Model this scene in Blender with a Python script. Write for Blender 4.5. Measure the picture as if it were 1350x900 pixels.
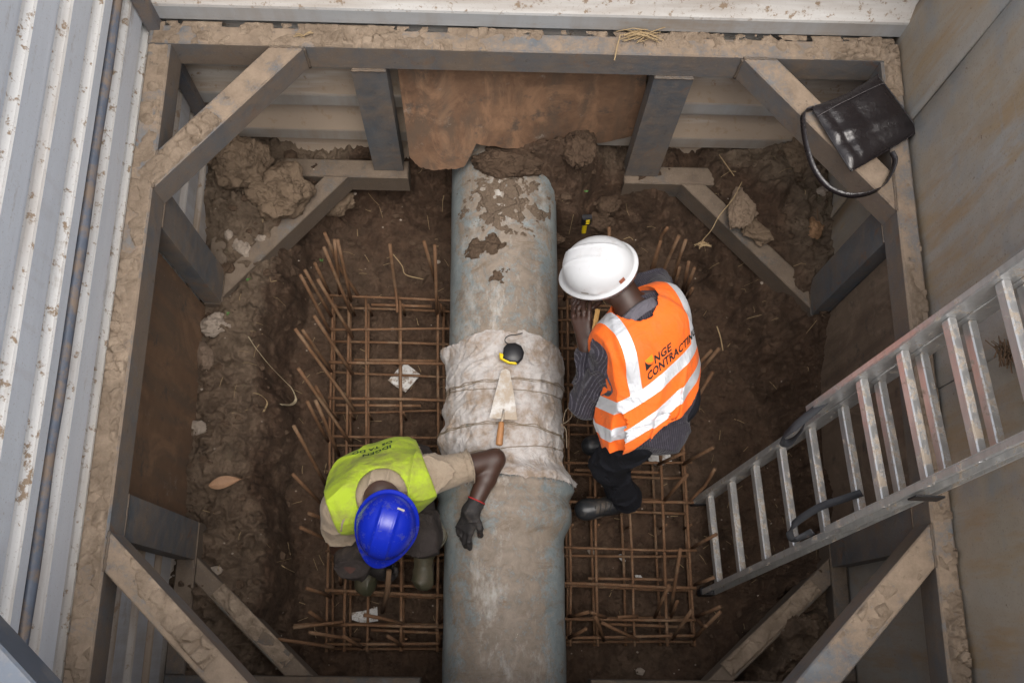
import bpy, bmesh, math, random
import numpy as np
from mathutils import Vector, Matrix, noise as mnoise
from mathutils.bvhtree import BVHTree

R = math.radians
scene = bpy.context.scene
for o in list(bpy.data.objects):
    bpy.data.objects.remove(o, do_unlink=True)
COL = scene.collection
rnd = random.Random(7)

# ------------------------------------------------------------------ camera
# metres; z = 0 is the floor of the pit, x east, y north; the camera looks down from above the south end
cam_d = bpy.data.cameras.new('camera')
cam = bpy.data.objects.new('camera', cam_d)
COL.objects.link(cam)
cam.matrix_world = Matrix.Translation((0, 0, 4.6)) @ Matrix([[0.999597, -0.018756, -0.021286], [0.011844, 0.957671, -0.28762], [0.025779, 0.287252, 0.957508]]).to_4x4()
cam_d.sensor_fit = 'HORIZONTAL'
cam_d.sensor_width = 36.0
cam_d.lens = 36.0 * 1300.0 / 1350.0
cam_d.clip_start = 0.05
cam_d.clip_end = 500.0
scene.camera = cam

# ------------------------------------------------------------------ sky, sun, exposure (overcast)
SUN_ELEV, SUN_ROT = R(76), R(165)
world = bpy.data.worlds.new('World')
scene.world = world
world.use_nodes = True
wn = world.node_tree
sky = wn.nodes.new('ShaderNodeTexSky')
sky.sky_type = 'NISHITA'
sky.sun_disc = False
sky.sun_elevation = SUN_ELEV
sky.sun_rotation = SUN_ROT
sky.air_density = 0.9
sky.dust_density = 8.0
sky.ozone_density = 1.0
bgn = wn.nodes['Background']
bgn.inputs['Strength'].default_value = 0.15
hsv = wn.nodes.new('ShaderNodeHueSaturation')      # cloud cover: the sky's blue is mostly washed out
hsv.inputs['Saturation'].default_value = 0.45
wn.links.new(sky.outputs['Color'], hsv.inputs['Color'])
wn.links.new(hsv.outputs['Color'], bgn.inputs['Color'])
sun_d = bpy.data.lights.new('sun', 'SUN')
sun_d.energy = 0.5
sun_d.angle = R(60)
sun_d.color = (1.0, 0.965, 0.91)
sun = bpy.data.objects.new('sun', sun_d)
COL.objects.link(sun)
sd = Vector((math.sin(SUN_ROT) * math.cos(SUN_ELEV), math.cos(SUN_ROT) * math.cos(SUN_ELEV), math.sin(SUN_ELEV)))
sun.rotation_euler = sd.to_track_quat('Z', 'Y').to_euler()
sun.location = (0, 0, 12)
vs = scene.view_settings
vs.view_transform = 'Standard'
vs.look = 'None'
vs.gamma = 1.0
vs.exposure = 0.55
scene.render.engine = 'CYCLES'

# ------------------------------------------------------------------ mesh helpers
def wloc(o):
    v = Vector((0, 0, 0))
    while o is not None:
        v += o.location
        o = o.parent
    return v

def tag(o, label=None, cat=None, group=None, kind=None):
    if label: o['label'] = label
    if cat: o['category'] = cat
    if group: o['group'] = group
    if kind: o['kind'] = kind
    return o

def thing(name, loc, label, cat, group=None):
    o = bpy.data.objects.new(name, None)
    o.empty_display_size = 0.1
    COL.objects.link(o)
    o.location = loc
    return tag(o, label, cat, group)

def mobj(name, verts, faces, mat, parent=None, smooth=False, uv=None):
    """link world-space verts / faces as one mesh object; uv = one (u, v) per vertex"""
    off = wloc(parent) if parent is not None else Vector((0, 0, 0))
    me = bpy.data.meshes.new(name)
    V = np.asarray(verts, dtype=np.float64).reshape(-1, 3) - np.array(off)
    me.from_pydata(V.tolist(), [], [list(map(int, f)) for f in faces])
    if uv is not None:
        lay = me.uv_layers.new(name='UVMap')
        idx = np.empty(len(me.loops), dtype=np.int32)
        me.loops.foreach_get('vertex_index', idx)
        lay.data.foreach_set('uv', np.asarray(uv, dtype=np.float32)[idx].ravel())
    if smooth:
        me.polygons.foreach_set('use_smooth', [True] * len(me.polygons))
    me.update()
    if mat is not None:
        for m in (mat if isinstance(mat, (list, tuple)) else [mat]):
            me.materials.append(m)
    o = bpy.data.objects.new(name, me)
    COL.objects.link(o)
    if parent is not None:
        o.parent = parent
    return o

class MB:
    """collects shapes in world space, build() makes one mesh object of them"""
    def __init__(s):
        s.v, s.f, s.uv = [], [], []
    def add(s, v, f, uv=None):
        k = len(s.v)
        s.v += [tuple(p) for p in v]
        s.f += [tuple(i + k for i in q) for q in f]
        s.uv += list(uv) if uv is not None else [(0.0, 0.0)] * len(v)
        return s
    def prism(s, poly, z0, z1, bev=0.004):
        """vertical prism over a counter-clockwise (x, y) polygon with small chamfers"""
        n = len(poly)
        c = Vector((sum(p[0] for p in poly) / n, sum(p[1] for p in poly) / n))
        def inset(b):
            out = []
            for i in range(n):
                p0, p1, p2 = Vector(poly[i - 1][:2]), Vector(poly[i][:2]), Vector(poly[(i + 1) % n][:2])
                a, d = (p1 - p0).normalized(), (p2 - p1).normalized()
                n1, n2 = Vector((-a.y, a.x)), Vector((-d.y, d.x))
                m = (n1 + n2)
                m = m / max(0.3, m.length_squared) * 2
                out.append(p1 + m * b)
            return out
        ins = inset(bev)
        rings = [([p for p in ins], z0), ([Vector(p[:2]) for p in poly], z0 + bev), ([Vector(p[:2]) for p in poly], z1 - bev), ([p for p in ins], z1)]
        v = [(p.x, p.y, z) for r, z in rings for p in r]
        f = [tuple(reversed(range(n))), tuple(range(3 * n, 4 * n))]
        for k in range(3):
            for i in range(n):
                j = (i + 1) % n
                f.append((k * n + i, k * n + j, (k + 1) * n + j, (k + 1) * n + i))
        return s.add(v, f)
    def box(s, lo, hi, bev=0.004):
        return s.prism([(lo[0], lo[1]), (hi[0], lo[1]), (hi[0], hi[1]), (lo[0], hi[1])], lo[2], hi[2], bev)
    def obox(s, c, ax, ay, az, hx, hy, hz, bev=0.003):
        """oriented chamfered box"""
        k = len(s.v)
        s.box((-hx, -hy, -hz), (hx, hy, hz), bev)
        ax, ay, az, c = Vector(ax).normalized(), Vector(ay).normalized(), Vector(az).normalized(), Vector(c)
        for i in range(k, len(s.v)):
            p = s.v[i]
            s.v[i] = tuple(c + ax * p[0] + ay * p[1] + az * p[2])
        return s
    def tube(s, pts, r, n=8, cap=True, flat=None):
        """tube through points; r number or list; flat=(normal, ratio) makes a strap"""
        pts = [Vector(p) for p in pts]
        m = len(pts)
        rr = r if isinstance(r, (list, tuple)) else [r] * m
        k = len(s.v)
        ref = None
        L = 0.0
        for i, p in enumerate(pts):
            t = (pts[min(i + 1, m - 1)] - pts[max(i - 1, 0)]).normalized()
            if ref is None:
                ref = Vector((0, 0, 1)) if abs(t.z) < 0.9 else Vector((1, 0, 0))
            a = (ref - t * ref.dot(t)).normalized()
            b = t.cross(a)
            ref = a
            if i: L += (p - pts[i - 1]).length
            for j in range(n):
                w = 2 * math.pi * j / n
                q = p + (a * math.cos(w) + b * math.sin(w)) * rr[i]
                s.v.append(tuple(q))
                s.uv.append((j / n, L))
        for i in range(m - 1):
            for j in range(n):
                j2 = (j + 1) % n
                s.f.append((k + i * n + j, k + i * n + j2, k + (i + 1) * n + j2, k + (i + 1) * n + j))
        if cap:
            s.f.append(tuple(k + j for j in reversed(range(n))))
            s.f.append(tuple(k + (m - 1) * n + j for j in range(n)))
        return s
    def strap(s, pts, wdir, w, t):
        """flat band along points; wdir vector or list of vectors = width direction"""
        pts = [Vector(p) for p in pts]
        m = len(pts)
        k = len(s.v)
        for i, p in enumerate(pts):
            tg = (pts[min(i + 1, m - 1)] - pts[max(i - 1, 0)]).normalized()
            wd = Vector(wdir[i] if isinstance(wdir, list) else wdir)
            wd = (wd - tg * wd.dot(tg)).normalized()
            nn = tg.cross(wd)
            for (a, b) in ((-1, -1), (1, -1), (1, 1), (-1, 1)):
                s.v.append(tuple(p + wd * (a * w / 2) + nn * (b * t / 2)))
                s.uv.append((a, i))
        for i in range(m - 1):
            for j in range(4):
                j2 = (j + 1) % 4
                s.f.append((k + i * 4 + j, k + i * 4 + j2, k + (i + 1) * 4 + j2, k + (i + 1) * 4 + j))
        s.f.append((k + 3, k + 2, k + 1, k))
        e = k + (m - 1) * 4
        s.f.append((e, e + 1, e + 2, e + 3))
        return s
    def build(s, name, mat, parent=None, smooth=False):
        return mobj(name, s.v, s.f, mat, parent, smooth, s.uv)

def spline(pts, n=8):
    """Catmull-Rom through points"""
    P_ = [Vector(p) for p in pts]
    P_ = [P_[0] * 2 - P_[1]] + P_ + [P_[-1] * 2 - P_[-2]]
    out = []
    for i in range(1, len(P_) - 2):
        a, b, c, d = P_[i - 1:i + 3]
        for k in range(n):
            t = k / n
            out.append(0.5 * ((2 * b) + (c - a) * t + (2 * a - 5 * b + 4 * c - d) * t * t + (3 * b - a - 3 * c + d) * t ** 3))
    out.append(P_[-2])
    return out

# ------------------------------------------------------------------ vectorised value noise
def _hash(ix, iy, iz, seed):
    h = (ix.astype(np.int64) * 374761393 + iy.astype(np.int64) * 668265263 + iz.astype(np.int64) * 2147483647 + seed * 974634777) & 0xffffffff
    h = ((h ^ (h >> 13)) * 1274126177) & 0xffffffff
    h = h ^ (h >> 16)
    return (h & 0xffff).astype(np.float32) / 32767.5 - 1.0

def vnoise(x, y, z, seed=0):
    x, y, z = np.broadcast_arrays(x, y, z)
    fx, fy, fz = np.floor(x), np.floor(y), np.floor(z)
    tx, ty, tz = x - fx, y - fy, z - fz
    tx, ty, tz = [t * t * t * (t * (t * 6 - 15) + 10) for t in (tx, ty, tz)]
    ix, iy, iz = fx.astype(np.int64), fy.astype(np.int64), fz.astype(np.int64)
    def L(a, b, t): return a + (b - a) * t
    c = [[[_hash(ix + i, iy + j, iz + k, seed) for k in (0, 1)] for j in (0, 1)] for i in (0, 1)]
    return L(L(L(c[0][0][0], c[0][0][1], tz), L(c[0][1][0], c[0][1][1], tz), ty),
             L(L(c[1][0][0], c[1][0][1], tz), L(c[1][1][0], c[1][1][1], tz), ty), tx)

def fbm(x, y, z, oct=4, seed=0, gain=0.5):
    s, a = 0.0, 1.0
    for i in range(oct):
        s = s + a * vnoise(x * 2 ** i, y * 2 ** i, z * 2 ** i, seed + i)
        a *= gain
    return s

# ------------------------------------------------------------------ implicit surfaces (bodies, clothes)
class Field:
    def __init__(s, lo, hi, h):
        s.lo, s.h = np.array(lo, float), h
        s.n = np.ceil((np.array(hi) - s.lo) / h).astype(int) + 1
        s.A = np.full(s.n, 1.0, dtype=np.float32)
    def sl(s, lo, hi):
        a = np.clip(np.floor((np.array(lo) - s.lo) / s.h).astype(int), 0, s.n)
        b = np.clip(np.ceil((np.array(hi) - s.lo) / s.h).astype(int) + 1, 0, s.n)
        return tuple(slice(i, j) for i, j in zip(a, b))
    def grid(s, S):
        ax = [(s.lo[i] + s.h * np.arange(S[i].start, S[i].stop)).astype(np.float32) for i in range(3)]
        return np.meshgrid(*ax, indexing='ij', sparse=True)
    def merge(s, S, d, k):
        a = s.A[S]
        if k > 0:
            hh = np.maximum(k - np.abs(a - d), 0) / k
            s.A[S] = np.minimum(a, d) - hh * hh * k * 0.25
        else:
            s.A[S] = np.minimum(a, d)
    def cone(s, a, b, ra, rb, k=0.02, sq=None):
        """round cone from a (radius ra) to b (rb); sq=(dir, factor) squashes the section along dir"""
        a, b = np.array(a, float), np.array(b, float)
        rm = max(ra, rb) * (1.6 if sq else 1.0) + k + 4 * s.h
        S = s.sl(np.minimum(a, b) - rm, np.maximum(a, b) + rm)
        X, Y, Z = s.grid(S)
        d = b - a
        L2 = max(float(d.dot(d)), 1e-9)
        px, py, pz = X - a[0], Y - a[1], Z - a[2]
        t = np.clip((px * d[0] + py * d[1] + pz * d[2]) / L2, 0, 1)
        qx, qy, qz = px - t * d[0], py - t * d[1], pz - t * d[2]
        if sq:
            u = np.array(sq[0], float); u /= np.linalg.norm(u)
            w = (qx * u[0] + qy * u[1] + qz * u[2]) * (sq[1] - 1.0)
            qx, qy, qz = qx + w * u[0], qy + w * u[1], qz + w * u[2]
        s.merge(S, np.sqrt(qx * qx + qy * qy + qz * qz) - (ra + (rb - ra) * t), k)
        return s
    def chain(s, pts, rs, k=0.02, sq=None):
        for i in range(len(pts) - 1):
            s.cone(pts[i], pts[i + 1], rs[i], rs[i + 1], k, sq)
        return s
    def ell(s, c, ax, rad, k=0.02):
        """ellipsoid: centre, three axis vectors, radii"""
        c = np.array(c, float)
        rm = max(rad) + k + 4 * s.h
        S = s.sl(c - rm, c + rm)
        X, Y, Z = s.grid(S)
        q0 = q1 = 0.0
        for u, r in zip(ax, rad):
            u = np.array(u, float); u /= np.linalg.norm(u)
            w = (X - c[0]) * u[0] + (Y - c[1]) * u[1] + (Z - c[2]) * u[2]
            q0 = q0 + (w / r) ** 2
            q1 = q1 + (w / r ** 2) ** 2
        k0, k1 = np.sqrt(q0), np.sqrt(q1) + 1e-6
        s.merge(S, k0 * (k0 - 1.0) / k1, k)
        return s
    def fold(s, fn, rng=0.05):
        """add fn(x, y, z) to the field near its surface"""
        I = np.nonzero(np.abs(s.A) < rng)
        x, y, z = [(s.lo[i] + s.h * I[i]).astype(np.float32) for i in range(3)]
        s.A[I] += fn(x, y, z).astype(np.float32)
        return s
    def full(s):
        return s.grid(tuple(slice(0, n) for n in s.n))
    def mesh(s):
        """surface nets"""
        A, h = s.A, s.h
        ins = A < 0
        nx, ny, nz = A.shape
        cs = np.zeros((nx - 1, ny - 1, nz - 1), dtype=np.int8)
        for i in (0, 1):
            for j in (0, 1):
                for k in (0, 1):
                    cs += ins[i:nx - 1 + i, j:ny - 1 + j, k:nz - 1 + k]
        act = (cs > 0) & (cs < 8)
        I = np.argwhere(act)
        idm = np.full(act.shape, -1, dtype=np.int64)
        idm[act] = np.arange(len(I))
        acc = np.zeros((len(I), 3)); cnt = np.zeros(len(I))
        cor = [(i, j, k) for i in (0, 1) for j in (0, 1) for k in (0, 1)]
        for a in cor:
            for ax in range(3):
                if a[ax]: continue
                b = list(a); b[ax] = 1
                va = A[I[:, 0] + a[0], I[:, 1] + a[1], I[:, 2] + a[2]]
                vb = A[I[:, 0] + b[0], I[:, 1] + b[1], I[:, 2] + b[2]]
                m = (va < 0) != (vb < 0)
                t = np.where(m, va / np.where(m, va - vb, 1.0), 0.0)
                p = np.tile(np.array(a, float), (len(I), 1))
                p[:, ax] += t
                acc[m] += p[m]; cnt[m] += 1
        V = s.lo + h * (I + acc / cnt[:, None])
        F = []
        for ax in range(3):
            o1, o2 = [i for i in range(3) if i != ax]
            sa = [slice(None)] * 3; sb = [slice(None)] * 3
            sa[ax] = slice(0, -1); sb[ax] = slice(1, None)
            a, b = ins[tuple(sa)], ins[tuple(sb)]
            E = np.argwhere(a != b)
            E = E[(E[:, o1] > 0) & (E[:, o2] > 0) & (E[:, o1] < A.shape[o1] - 1) & (E[:, o2] < A.shape[o2] - 1)]
            if not len(E): continue
            def cell(d1, d2):
                C_ = E.copy(); C_[:, o1] -= d1; C_[:, o2] -= d2
                return idm[C_[:, 0], C_[:, 1], C_[:, 2]]
            q = np.stack([cell(1, 1), cell(0, 1), cell(0, 0), cell(1, 0)], 1)
            fl = a[E[:, 0], E[:, 1], E[:, 2]]
            if ax == 1: fl = ~fl
            q[~fl] = q[~fl][:, ::-1]
            F.append(q)
        return V, np.concatenate(F)

def relax(V, F, it=2, lam=0.5):
    """Laplacian smoothing of a quad mesh"""
    F = np.asarray(F)
    for _ in range(it):
        acc = np.zeros_like(V); c = np.zeros(len(V))
        for i in range(4):
            for j in (1, 3):
                np.add.at(acc, F[:, i], V[F[:, (i + j) % 4]])
                np.add.at(c, F[:, i], 1)
        V = V + lam * (acc / np.maximum(c, 1)[:, None] - V)
    return V

# ------------------------------------------------------------------ material helpers
class NT:
    def __init__(s, name):
        s.m = bpy.data.materials.new(name)
        s.m.use_nodes = True
        s.t = s.m.node_tree
        s.b = s.t.nodes['Principled BSDF']
        s._co = None
    def n(s, typ, **kw):
        x = s.t.nodes.new(typ)
        for k, v in kw.items(): setattr(x, k, v)
        return x
    def put(s, sock, v):
        if isinstance(v, bpy.types.NodeSocket): s.t.links.new(v, sock)
        elif isinstance(v, (tuple, list)) and sock.type == 'RGBA': sock.default_value = (*v[:3], 1)
        else: sock.default_value = v
    @property
    def co(s):
        if s._co is None: s._co = s.n('ShaderNodeTexCoord').outputs['Object']
        return s._co
    def uv(s): return s.n('ShaderNodeTexCoord').outputs['UV']
    def nrm(s): return s.n('ShaderNodeNewGeometry').outputs['Normal']
    def sep(s, v):
        x = s.n('ShaderNodeSeparateXYZ'); s.put(x.inputs[0], v); return x.outputs
    def scale(s, v, sc, loc=(0, 0, 0), rot=(0, 0, 0)):
        x = s.n('ShaderNodeMapping'); s.put(x.inputs['Vector'], v)
        x.inputs['Scale'].default_value = sc; x.inputs['Location'].default_value = loc; x.inputs['Rotation'].default_value = rot
        return x.outputs[0]
    def noise(s, sc, det=4, rough=0.55, vec=None, dist=0.0):
        x = s.n('ShaderNodeTexNoise'); s.put(x.inputs['Vector'], vec if vec is not None else s.co)
        x.inputs['Scale'].default_value = sc; x.inputs['Detail'].default_value = det
        x.inputs['Roughness'].default_value = rough; x.inputs['Distortion'].default_value = dist
        return x.outputs['Fac']
    def vor(s, sc, feat='F1', vec=None, rnd_=1.0):
        x = s.n('ShaderNodeTexVoronoi', feature=feat); s.put(x.inputs['Vector'], vec if vec is not None else s.co)
        x.inputs['Scale'].default_value = sc; x.inputs['Randomness'].default_value = rnd_
        return x.outputs['Distance']
    def ramp(s, v, stops, interp='LINEAR'):
        x = s.n('ShaderNodeValToRGB'); s.put(x.inputs[0], v)
        e = x.color_ramp.elements
        x.color_ramp.interpolation = interp
        while len(e) < len(stops): e.new(0.5)
        for el, (p, c) in zip(e, stops):
            el.position = p
            el.color = (c, c, c, 1) if isinstance(c, (int, float)) else (*c, 1)
        return x.outputs[0]
    def mix(s, f, a, b, mode='MIX'):
        x = s.n('ShaderNodeMix', data_type='RGBA', blend_type=mode)
        s.put(x.inputs[0], f); s.put(x.inputs[6], a); s.put(x.inputs[7], b)
        return x.outputs[2]
    def ma(s, op, a, b=0.0, clamp=False):
        x = s.n('ShaderNodeMath', operation=op, use_clamp=clamp); s.put(x.inputs[0], a); s.put(x.inputs[1], b)
        return x.outputs[0]
    def bump(s, hgt, st=0.5, dist=0.01, prev=None):
        x = s.n('ShaderNodeBump'); s.put(x.inputs['Height'], hgt)
        x.inputs['Strength'].default_value = st; x.inputs['Distance'].default_value = dist
        if prev is not None: s.put(x.inputs['Normal'], prev)
        return x.outputs[0]
    def out(s, col=None, rough=None, metal=None, normal=None, **kw):
        i = s.b.inputs
        if col is not None: s.put(i['Base Color'], col)
        if rough is not None: s.put(i['Roughness'], rough)
        if metal is not None: s.put(i['Metallic'], metal)
        if normal is not None: s.put(i['Normal'], normal)
        for k, v in kw.items(): s.put(i[k.replace('_', ' ')], v)
        return s.m

MUD_L, MUD_M, MUD_D = (0.30, 0.235, 0.175), (0.18, 0.135, 0.098), (0.085, 0.06, 0.042)

def m_earth():
    t = NT('earth')
    a = t.noise(2.2, 6, 0.6); b = t.noise(14, 8, 0.65); c = t.noise(70, 6, 0.7)
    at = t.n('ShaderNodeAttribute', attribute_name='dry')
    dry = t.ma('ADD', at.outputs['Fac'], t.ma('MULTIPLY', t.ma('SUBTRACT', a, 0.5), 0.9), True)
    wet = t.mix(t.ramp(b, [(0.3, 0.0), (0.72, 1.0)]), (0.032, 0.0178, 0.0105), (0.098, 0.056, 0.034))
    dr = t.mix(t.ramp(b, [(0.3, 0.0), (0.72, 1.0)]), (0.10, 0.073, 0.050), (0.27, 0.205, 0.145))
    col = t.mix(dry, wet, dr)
    moss = t.ramp(t.noise(5.0, 5, 0.7), [(0.62, 0.0), (0.72, 0.55)])
    col = t.mix(t.ma('MULTIPLY', moss, at.outputs['Fac'], True), col, (0.07, 0.075, 0.035))
    col = t.mix(t.ramp(c, [(0.35, 0.0), (0.75, 0.55)]), col, t.mix(0.35, col, (0.20, 0.15, 0.11)))
    col = t.mix(t.ramp(t.vor(48), [(0.03, 0.7), (0.09, 0.0)]), col, (0.25, 0.20, 0.15))
    h = t.ma('ADD', t.ma('MULTIPLY', b, 1.0), t.ma('MULTIPLY', c, 0.45))
    return t.out(col, t.ramp(b, [(0.3, 0.98), (0.7, 0.72)]), 0, t.bump(h, 1.0, 0.032), Specular_IOR_Level=0.25)

def m_crust():
    t = NT('dried_mud')
    b = t.noise(22, 6, 0.6); c = t.noise(120, 4, 0.7)
    col = t.mix(t.ramp(b, [(0.3, 0.0), (0.7, 1.0)]), (0.18, 0.135, 0.096), (0.36, 0.283, 0.21))
    col = t.mix(t.ramp(t.noise(5, 3), [(0.4, 0), (0.65, 0.7)]), col, (0.19, 0.145, 0.105))
    return t.out(col, 0.95, 0, t.bump(t.ma('ADD', b, t.ma('MULTIPLY', c, 0.5)), 0.9, 0.012), Specular_IOR_Level=0.2)

def m_clod(name='clod_soil', c0=(0.12, 0.083, 0.055), c1=(0.26, 0.19, 0.13)):
    t = NT(name)
    b = t.noise(12, 7, 0.65); c = t.noise(75, 5, 0.7)
    col = t.mix(b, c0, c1)
    crk = t.ramp(t.vor(13, 'DISTANCE_TO_EDGE', t.mix(0.12, t.co, t.n('ShaderNodeTexNoise').outputs['Color'])), [(0.0, 0.0), (0.03, 1.0)])
    h = t.ma('ADD', t.ma('ADD', b, t.ma('MULTIPLY', c, 0.5)), t.ma('MULTIPLY', crk, 0.25))
    return t.out(col, 0.95, 0, t.bump(h, 1.0, 0.022), Specular_IOR_Level=0.2)

def m_steel(name, paint=(0.125, 0.145, 0.165), mud=MUD_M, amount=0.5, topmud=((0.17, 0.125, 0.087), (0.35, 0.27, 0.195))):
    """painted structural steel under a film of dried mud; top faces carry more of it"""
    t = NT(name)
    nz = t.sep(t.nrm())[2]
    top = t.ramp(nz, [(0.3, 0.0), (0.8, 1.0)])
    a = t.noise(3.0, 6, 0.65, dist=0.4); b = t.noise(16, 7, 0.7); g = t.noise(90, 4, 0.7)
    st = t.noise(9, 5, 0.6, t.scale(t.co, (1, 1, 0.18)))
    paintc = t.mix(b, tuple(c * 0.75 for c in paint), tuple(c * 1.25 for c in paint))
    paintc = t.mix(t.ramp(st, [(0.5, 0.0), (0.72, 0.8)]), paintc, (0.165, 0.175, 0.18))
    film = t.ma('ADD', t.ma('MULTIPLY', a, 0.75), t.ma('MULTIPLY', b, 0.45))
    lim = 0.95 - amount
    sidef = t.ramp(t.ma('ADD', film, t.ma('MULTIPLY', st, 0.15)), [(lim, 0.0), (lim + 0.28, 0.92)])
    topf = t.ramp(t.ma('ADD', film, t.ma('MULTIPLY', g, 0.25)), [(0.56, 0.05), (0.72, 1.0)])
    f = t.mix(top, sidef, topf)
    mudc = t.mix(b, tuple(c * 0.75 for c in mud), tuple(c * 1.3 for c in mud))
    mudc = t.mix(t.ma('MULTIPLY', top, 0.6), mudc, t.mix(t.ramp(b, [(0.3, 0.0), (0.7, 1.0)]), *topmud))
    rust = t.ramp(t.noise(7, 6, 0.7, dist=1.0), [(0.60, 0.0), (0.68, 0.8)])
    col = t.mix(rust, paintc, t.mix(b, (0.15, 0.065, 0.028), (0.27, 0.13, 0.055)))
    col = t.mix(f, col, mudc)
    sp = t.ma('MAXIMUM', t.ramp(t.noise(130, 3, 0.7), [(0.60, 0.0), (0.66, 0.55)]), t.ramp(t.noise(45, 5, 0.8), [(0.63, 0.0), (0.67, 0.6)]))
    col = t.mix(sp, col, t.mix(0.5, mudc, (0.30, 0.25, 0.20)))
    drk = t.ramp(t.noise(26, 6, 0.75), [(0.30, 0.7), (0.40, 0.0)])
    col = t.mix(drk, col, (0.06, 0.052, 0.045))
    rg = t.mix(f, t.ramp(b, [(0.3, 0.42), (0.7, 0.62)]), (0.92, 0.92, 0.92))
    return t.out(col, rg, 0, t.bump(t.ma('ADD', t.ma('MULTIPLY', f, 0.8), t.ma('MULTIPLY', g, 0.5)), 0.35, 0.006))

def m_sheet(name, axis, base=(0.50, 0.54, 0.57), dirt=0.35, SLO=0.42):
    """galvanised white-grey trench sheets, mud settled on the slopes, skylight on the up-facing slopes painted in as a paler tone"""
    t = NT(name)
    nz = t.sep(t.nrm())[2]
    slope = t.ramp(nz, [(0.05, 0.0), (0.35, 1.0)])
    sc = (0.12, 1, 1) if axis == 'x' else (1, 0.12, 1)
    st = t.noise(10, 6, 0.7, t.scale(t.co, sc)); b = t.noise(24, 7, 0.72); a = t.noise(1.8, 5, 0.6)
    run = t.noise(16, 5, 0.6, t.scale(t.co, (1, 1, 0.07)))
    col = t.mix(st, tuple(c * 0.82 for c in base), tuple(min(1, c * 1.15) for c in base))
    zz = t.sep(t.co)[2]
    low = t.ramp(zz, [(0.0, 0.0), (1.0, 1.0)])
    deep = t.ma('SUBTRACT', 1.0, t.ramp(t.ma('MULTIPLY', zz, 0.5), [(0.25, 0.0), (0.7, 1.0)]))
    film = t.ramp(t.ma('ADD', t.ma('ADD', t.ma('MULTIPLY', a, 0.6), t.ma('MULTIPLY', run, 0.35)), t.ma('MULTIPLY', deep, 0.22)), [(0.62 - dirt * 0.35, 0.0), (0.92 - dirt * 0.35, 0.8)])
    col = t.mix(film, col, t.mix(b, (0.22, 0.165, 0.115), (0.36, 0.285, 0.21)))
    speck = t.ramp(b, [(0.57, 0.0), (0.62, 1.0)])
    slopec = t.mix(speck, (0.74, 0.73, 0.70), (0.34, 0.25, 0.17))  # pale slope colour paints in the skylight they catch; brown specks are mud
    slopec = t.mix(t.ramp(t.ma('ADD', t.noise(3.5, 5, 0.7, t.scale(t.co, sc)), t.ma('MULTIPLY', deep, 0.3)), [(SLO, 0.0), (SLO + 0.26, 0.9)]), slopec, (0.30, 0.22, 0.15))
    col = t.mix(slope, col, slopec)
    col = t.mix(t.ramp(t.noise(110, 4, 0.75), [(0.60, 0.0), (0.66, 0.5)]), col, (0.30, 0.24, 0.18))
    col = t.mix(t.ramp(t.ma('ADD', t.noise(6, 7, 0.75, t.scale(t.co, sc)), t.ma('MULTIPLY', t.noise(40, 4, 0.7), 0.25)), [(0.70, 0.0), (0.80, 0.6)]), col, (0.33, 0.27, 0.205))
    rust = t.ramp(t.noise(13, 6, 0.75), [(0.66, 0.0), (0.70, 0.75)])
    col = t.mix(rust, col, (0.24, 0.12, 0.06))
    return t.out(col, t.mix(slope, (0.42, 0.42, 0.42), (0.7, 0.7, 0.7)), 0, t.bump(t.ma('ADD', b, st), 0.25, 0.004))

def m_eplate():
    t = NT('muddy_steel_plate')
    v = t.scale(t.co, (1, 1, 0.25), rot=(R(24), 0, 0))
    a = t.noise(2.6, 6, 0.65, v, 0.6); b = t.noise(18, 7, 0.7); d = t.noise(7, 6, 0.7, t.scale(t.co, (1, 1, 0.15)))
    col = t.mix(b, (0.32, 0.305, 0.28), (0.45, 0.43, 0.395))
    col = t.mix(t.ramp(a, [(0.36, 0.0), (0.56, 0.95)]), col, t.mix(b, (0.30, 0.25, 0.19), (0.45, 0.385, 0.30)))
    col = t.mix(t.ramp(d, [(0.50, 0.0), (0.66, 0.75)]), col, (0.37, 0.25, 0.13))
    col = t.mix(t.ramp(t.noise(4, 5, 0.6), [(0.52, 0.0), (0.66, 0.6)]), col, (0.27, 0.295, 0.315))
    scr = t.ramp(t.noise(40, 3, 0.5, t.scale(t.co, (1, 0.04, 1), rot=(R(-38), 0, 0))), [(0.70, 0.0), (0.73, 0.5)])
    col = t.mix(scr, col, (0.36, 0.34, 0.31))
    col = t.mix(t.ramp(t.noise(30, 5, 0.75), [(0.66, 0.0), (0.70, 0.8)]), col, (0.14, 0.075, 0.04))
    col = t.mix(t.ramp(t.noise(9, 6, 0.7, t.scale(t.co, (1, 1, 0.3), loc=(4, 4, 4))), [(0.55, 0.0), (0.68, 0.65)]), col, (0.40, 0.29, 0.165))
    col = t.mix(t.ramp(t.noise(120, 3, 0.7), [(0.58, 0.0), (0.66, 0.45)]), col, (0.20, 0.165, 0.13))
    return t.out(col, t.ramp(b, [(0.3, 0.5), (0.7, 0.75)]), 0, t.bump(t.ma('ADD', a, t.ma('MULTIPLY', b, 0.4)), 0.25, 0.008))

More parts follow.
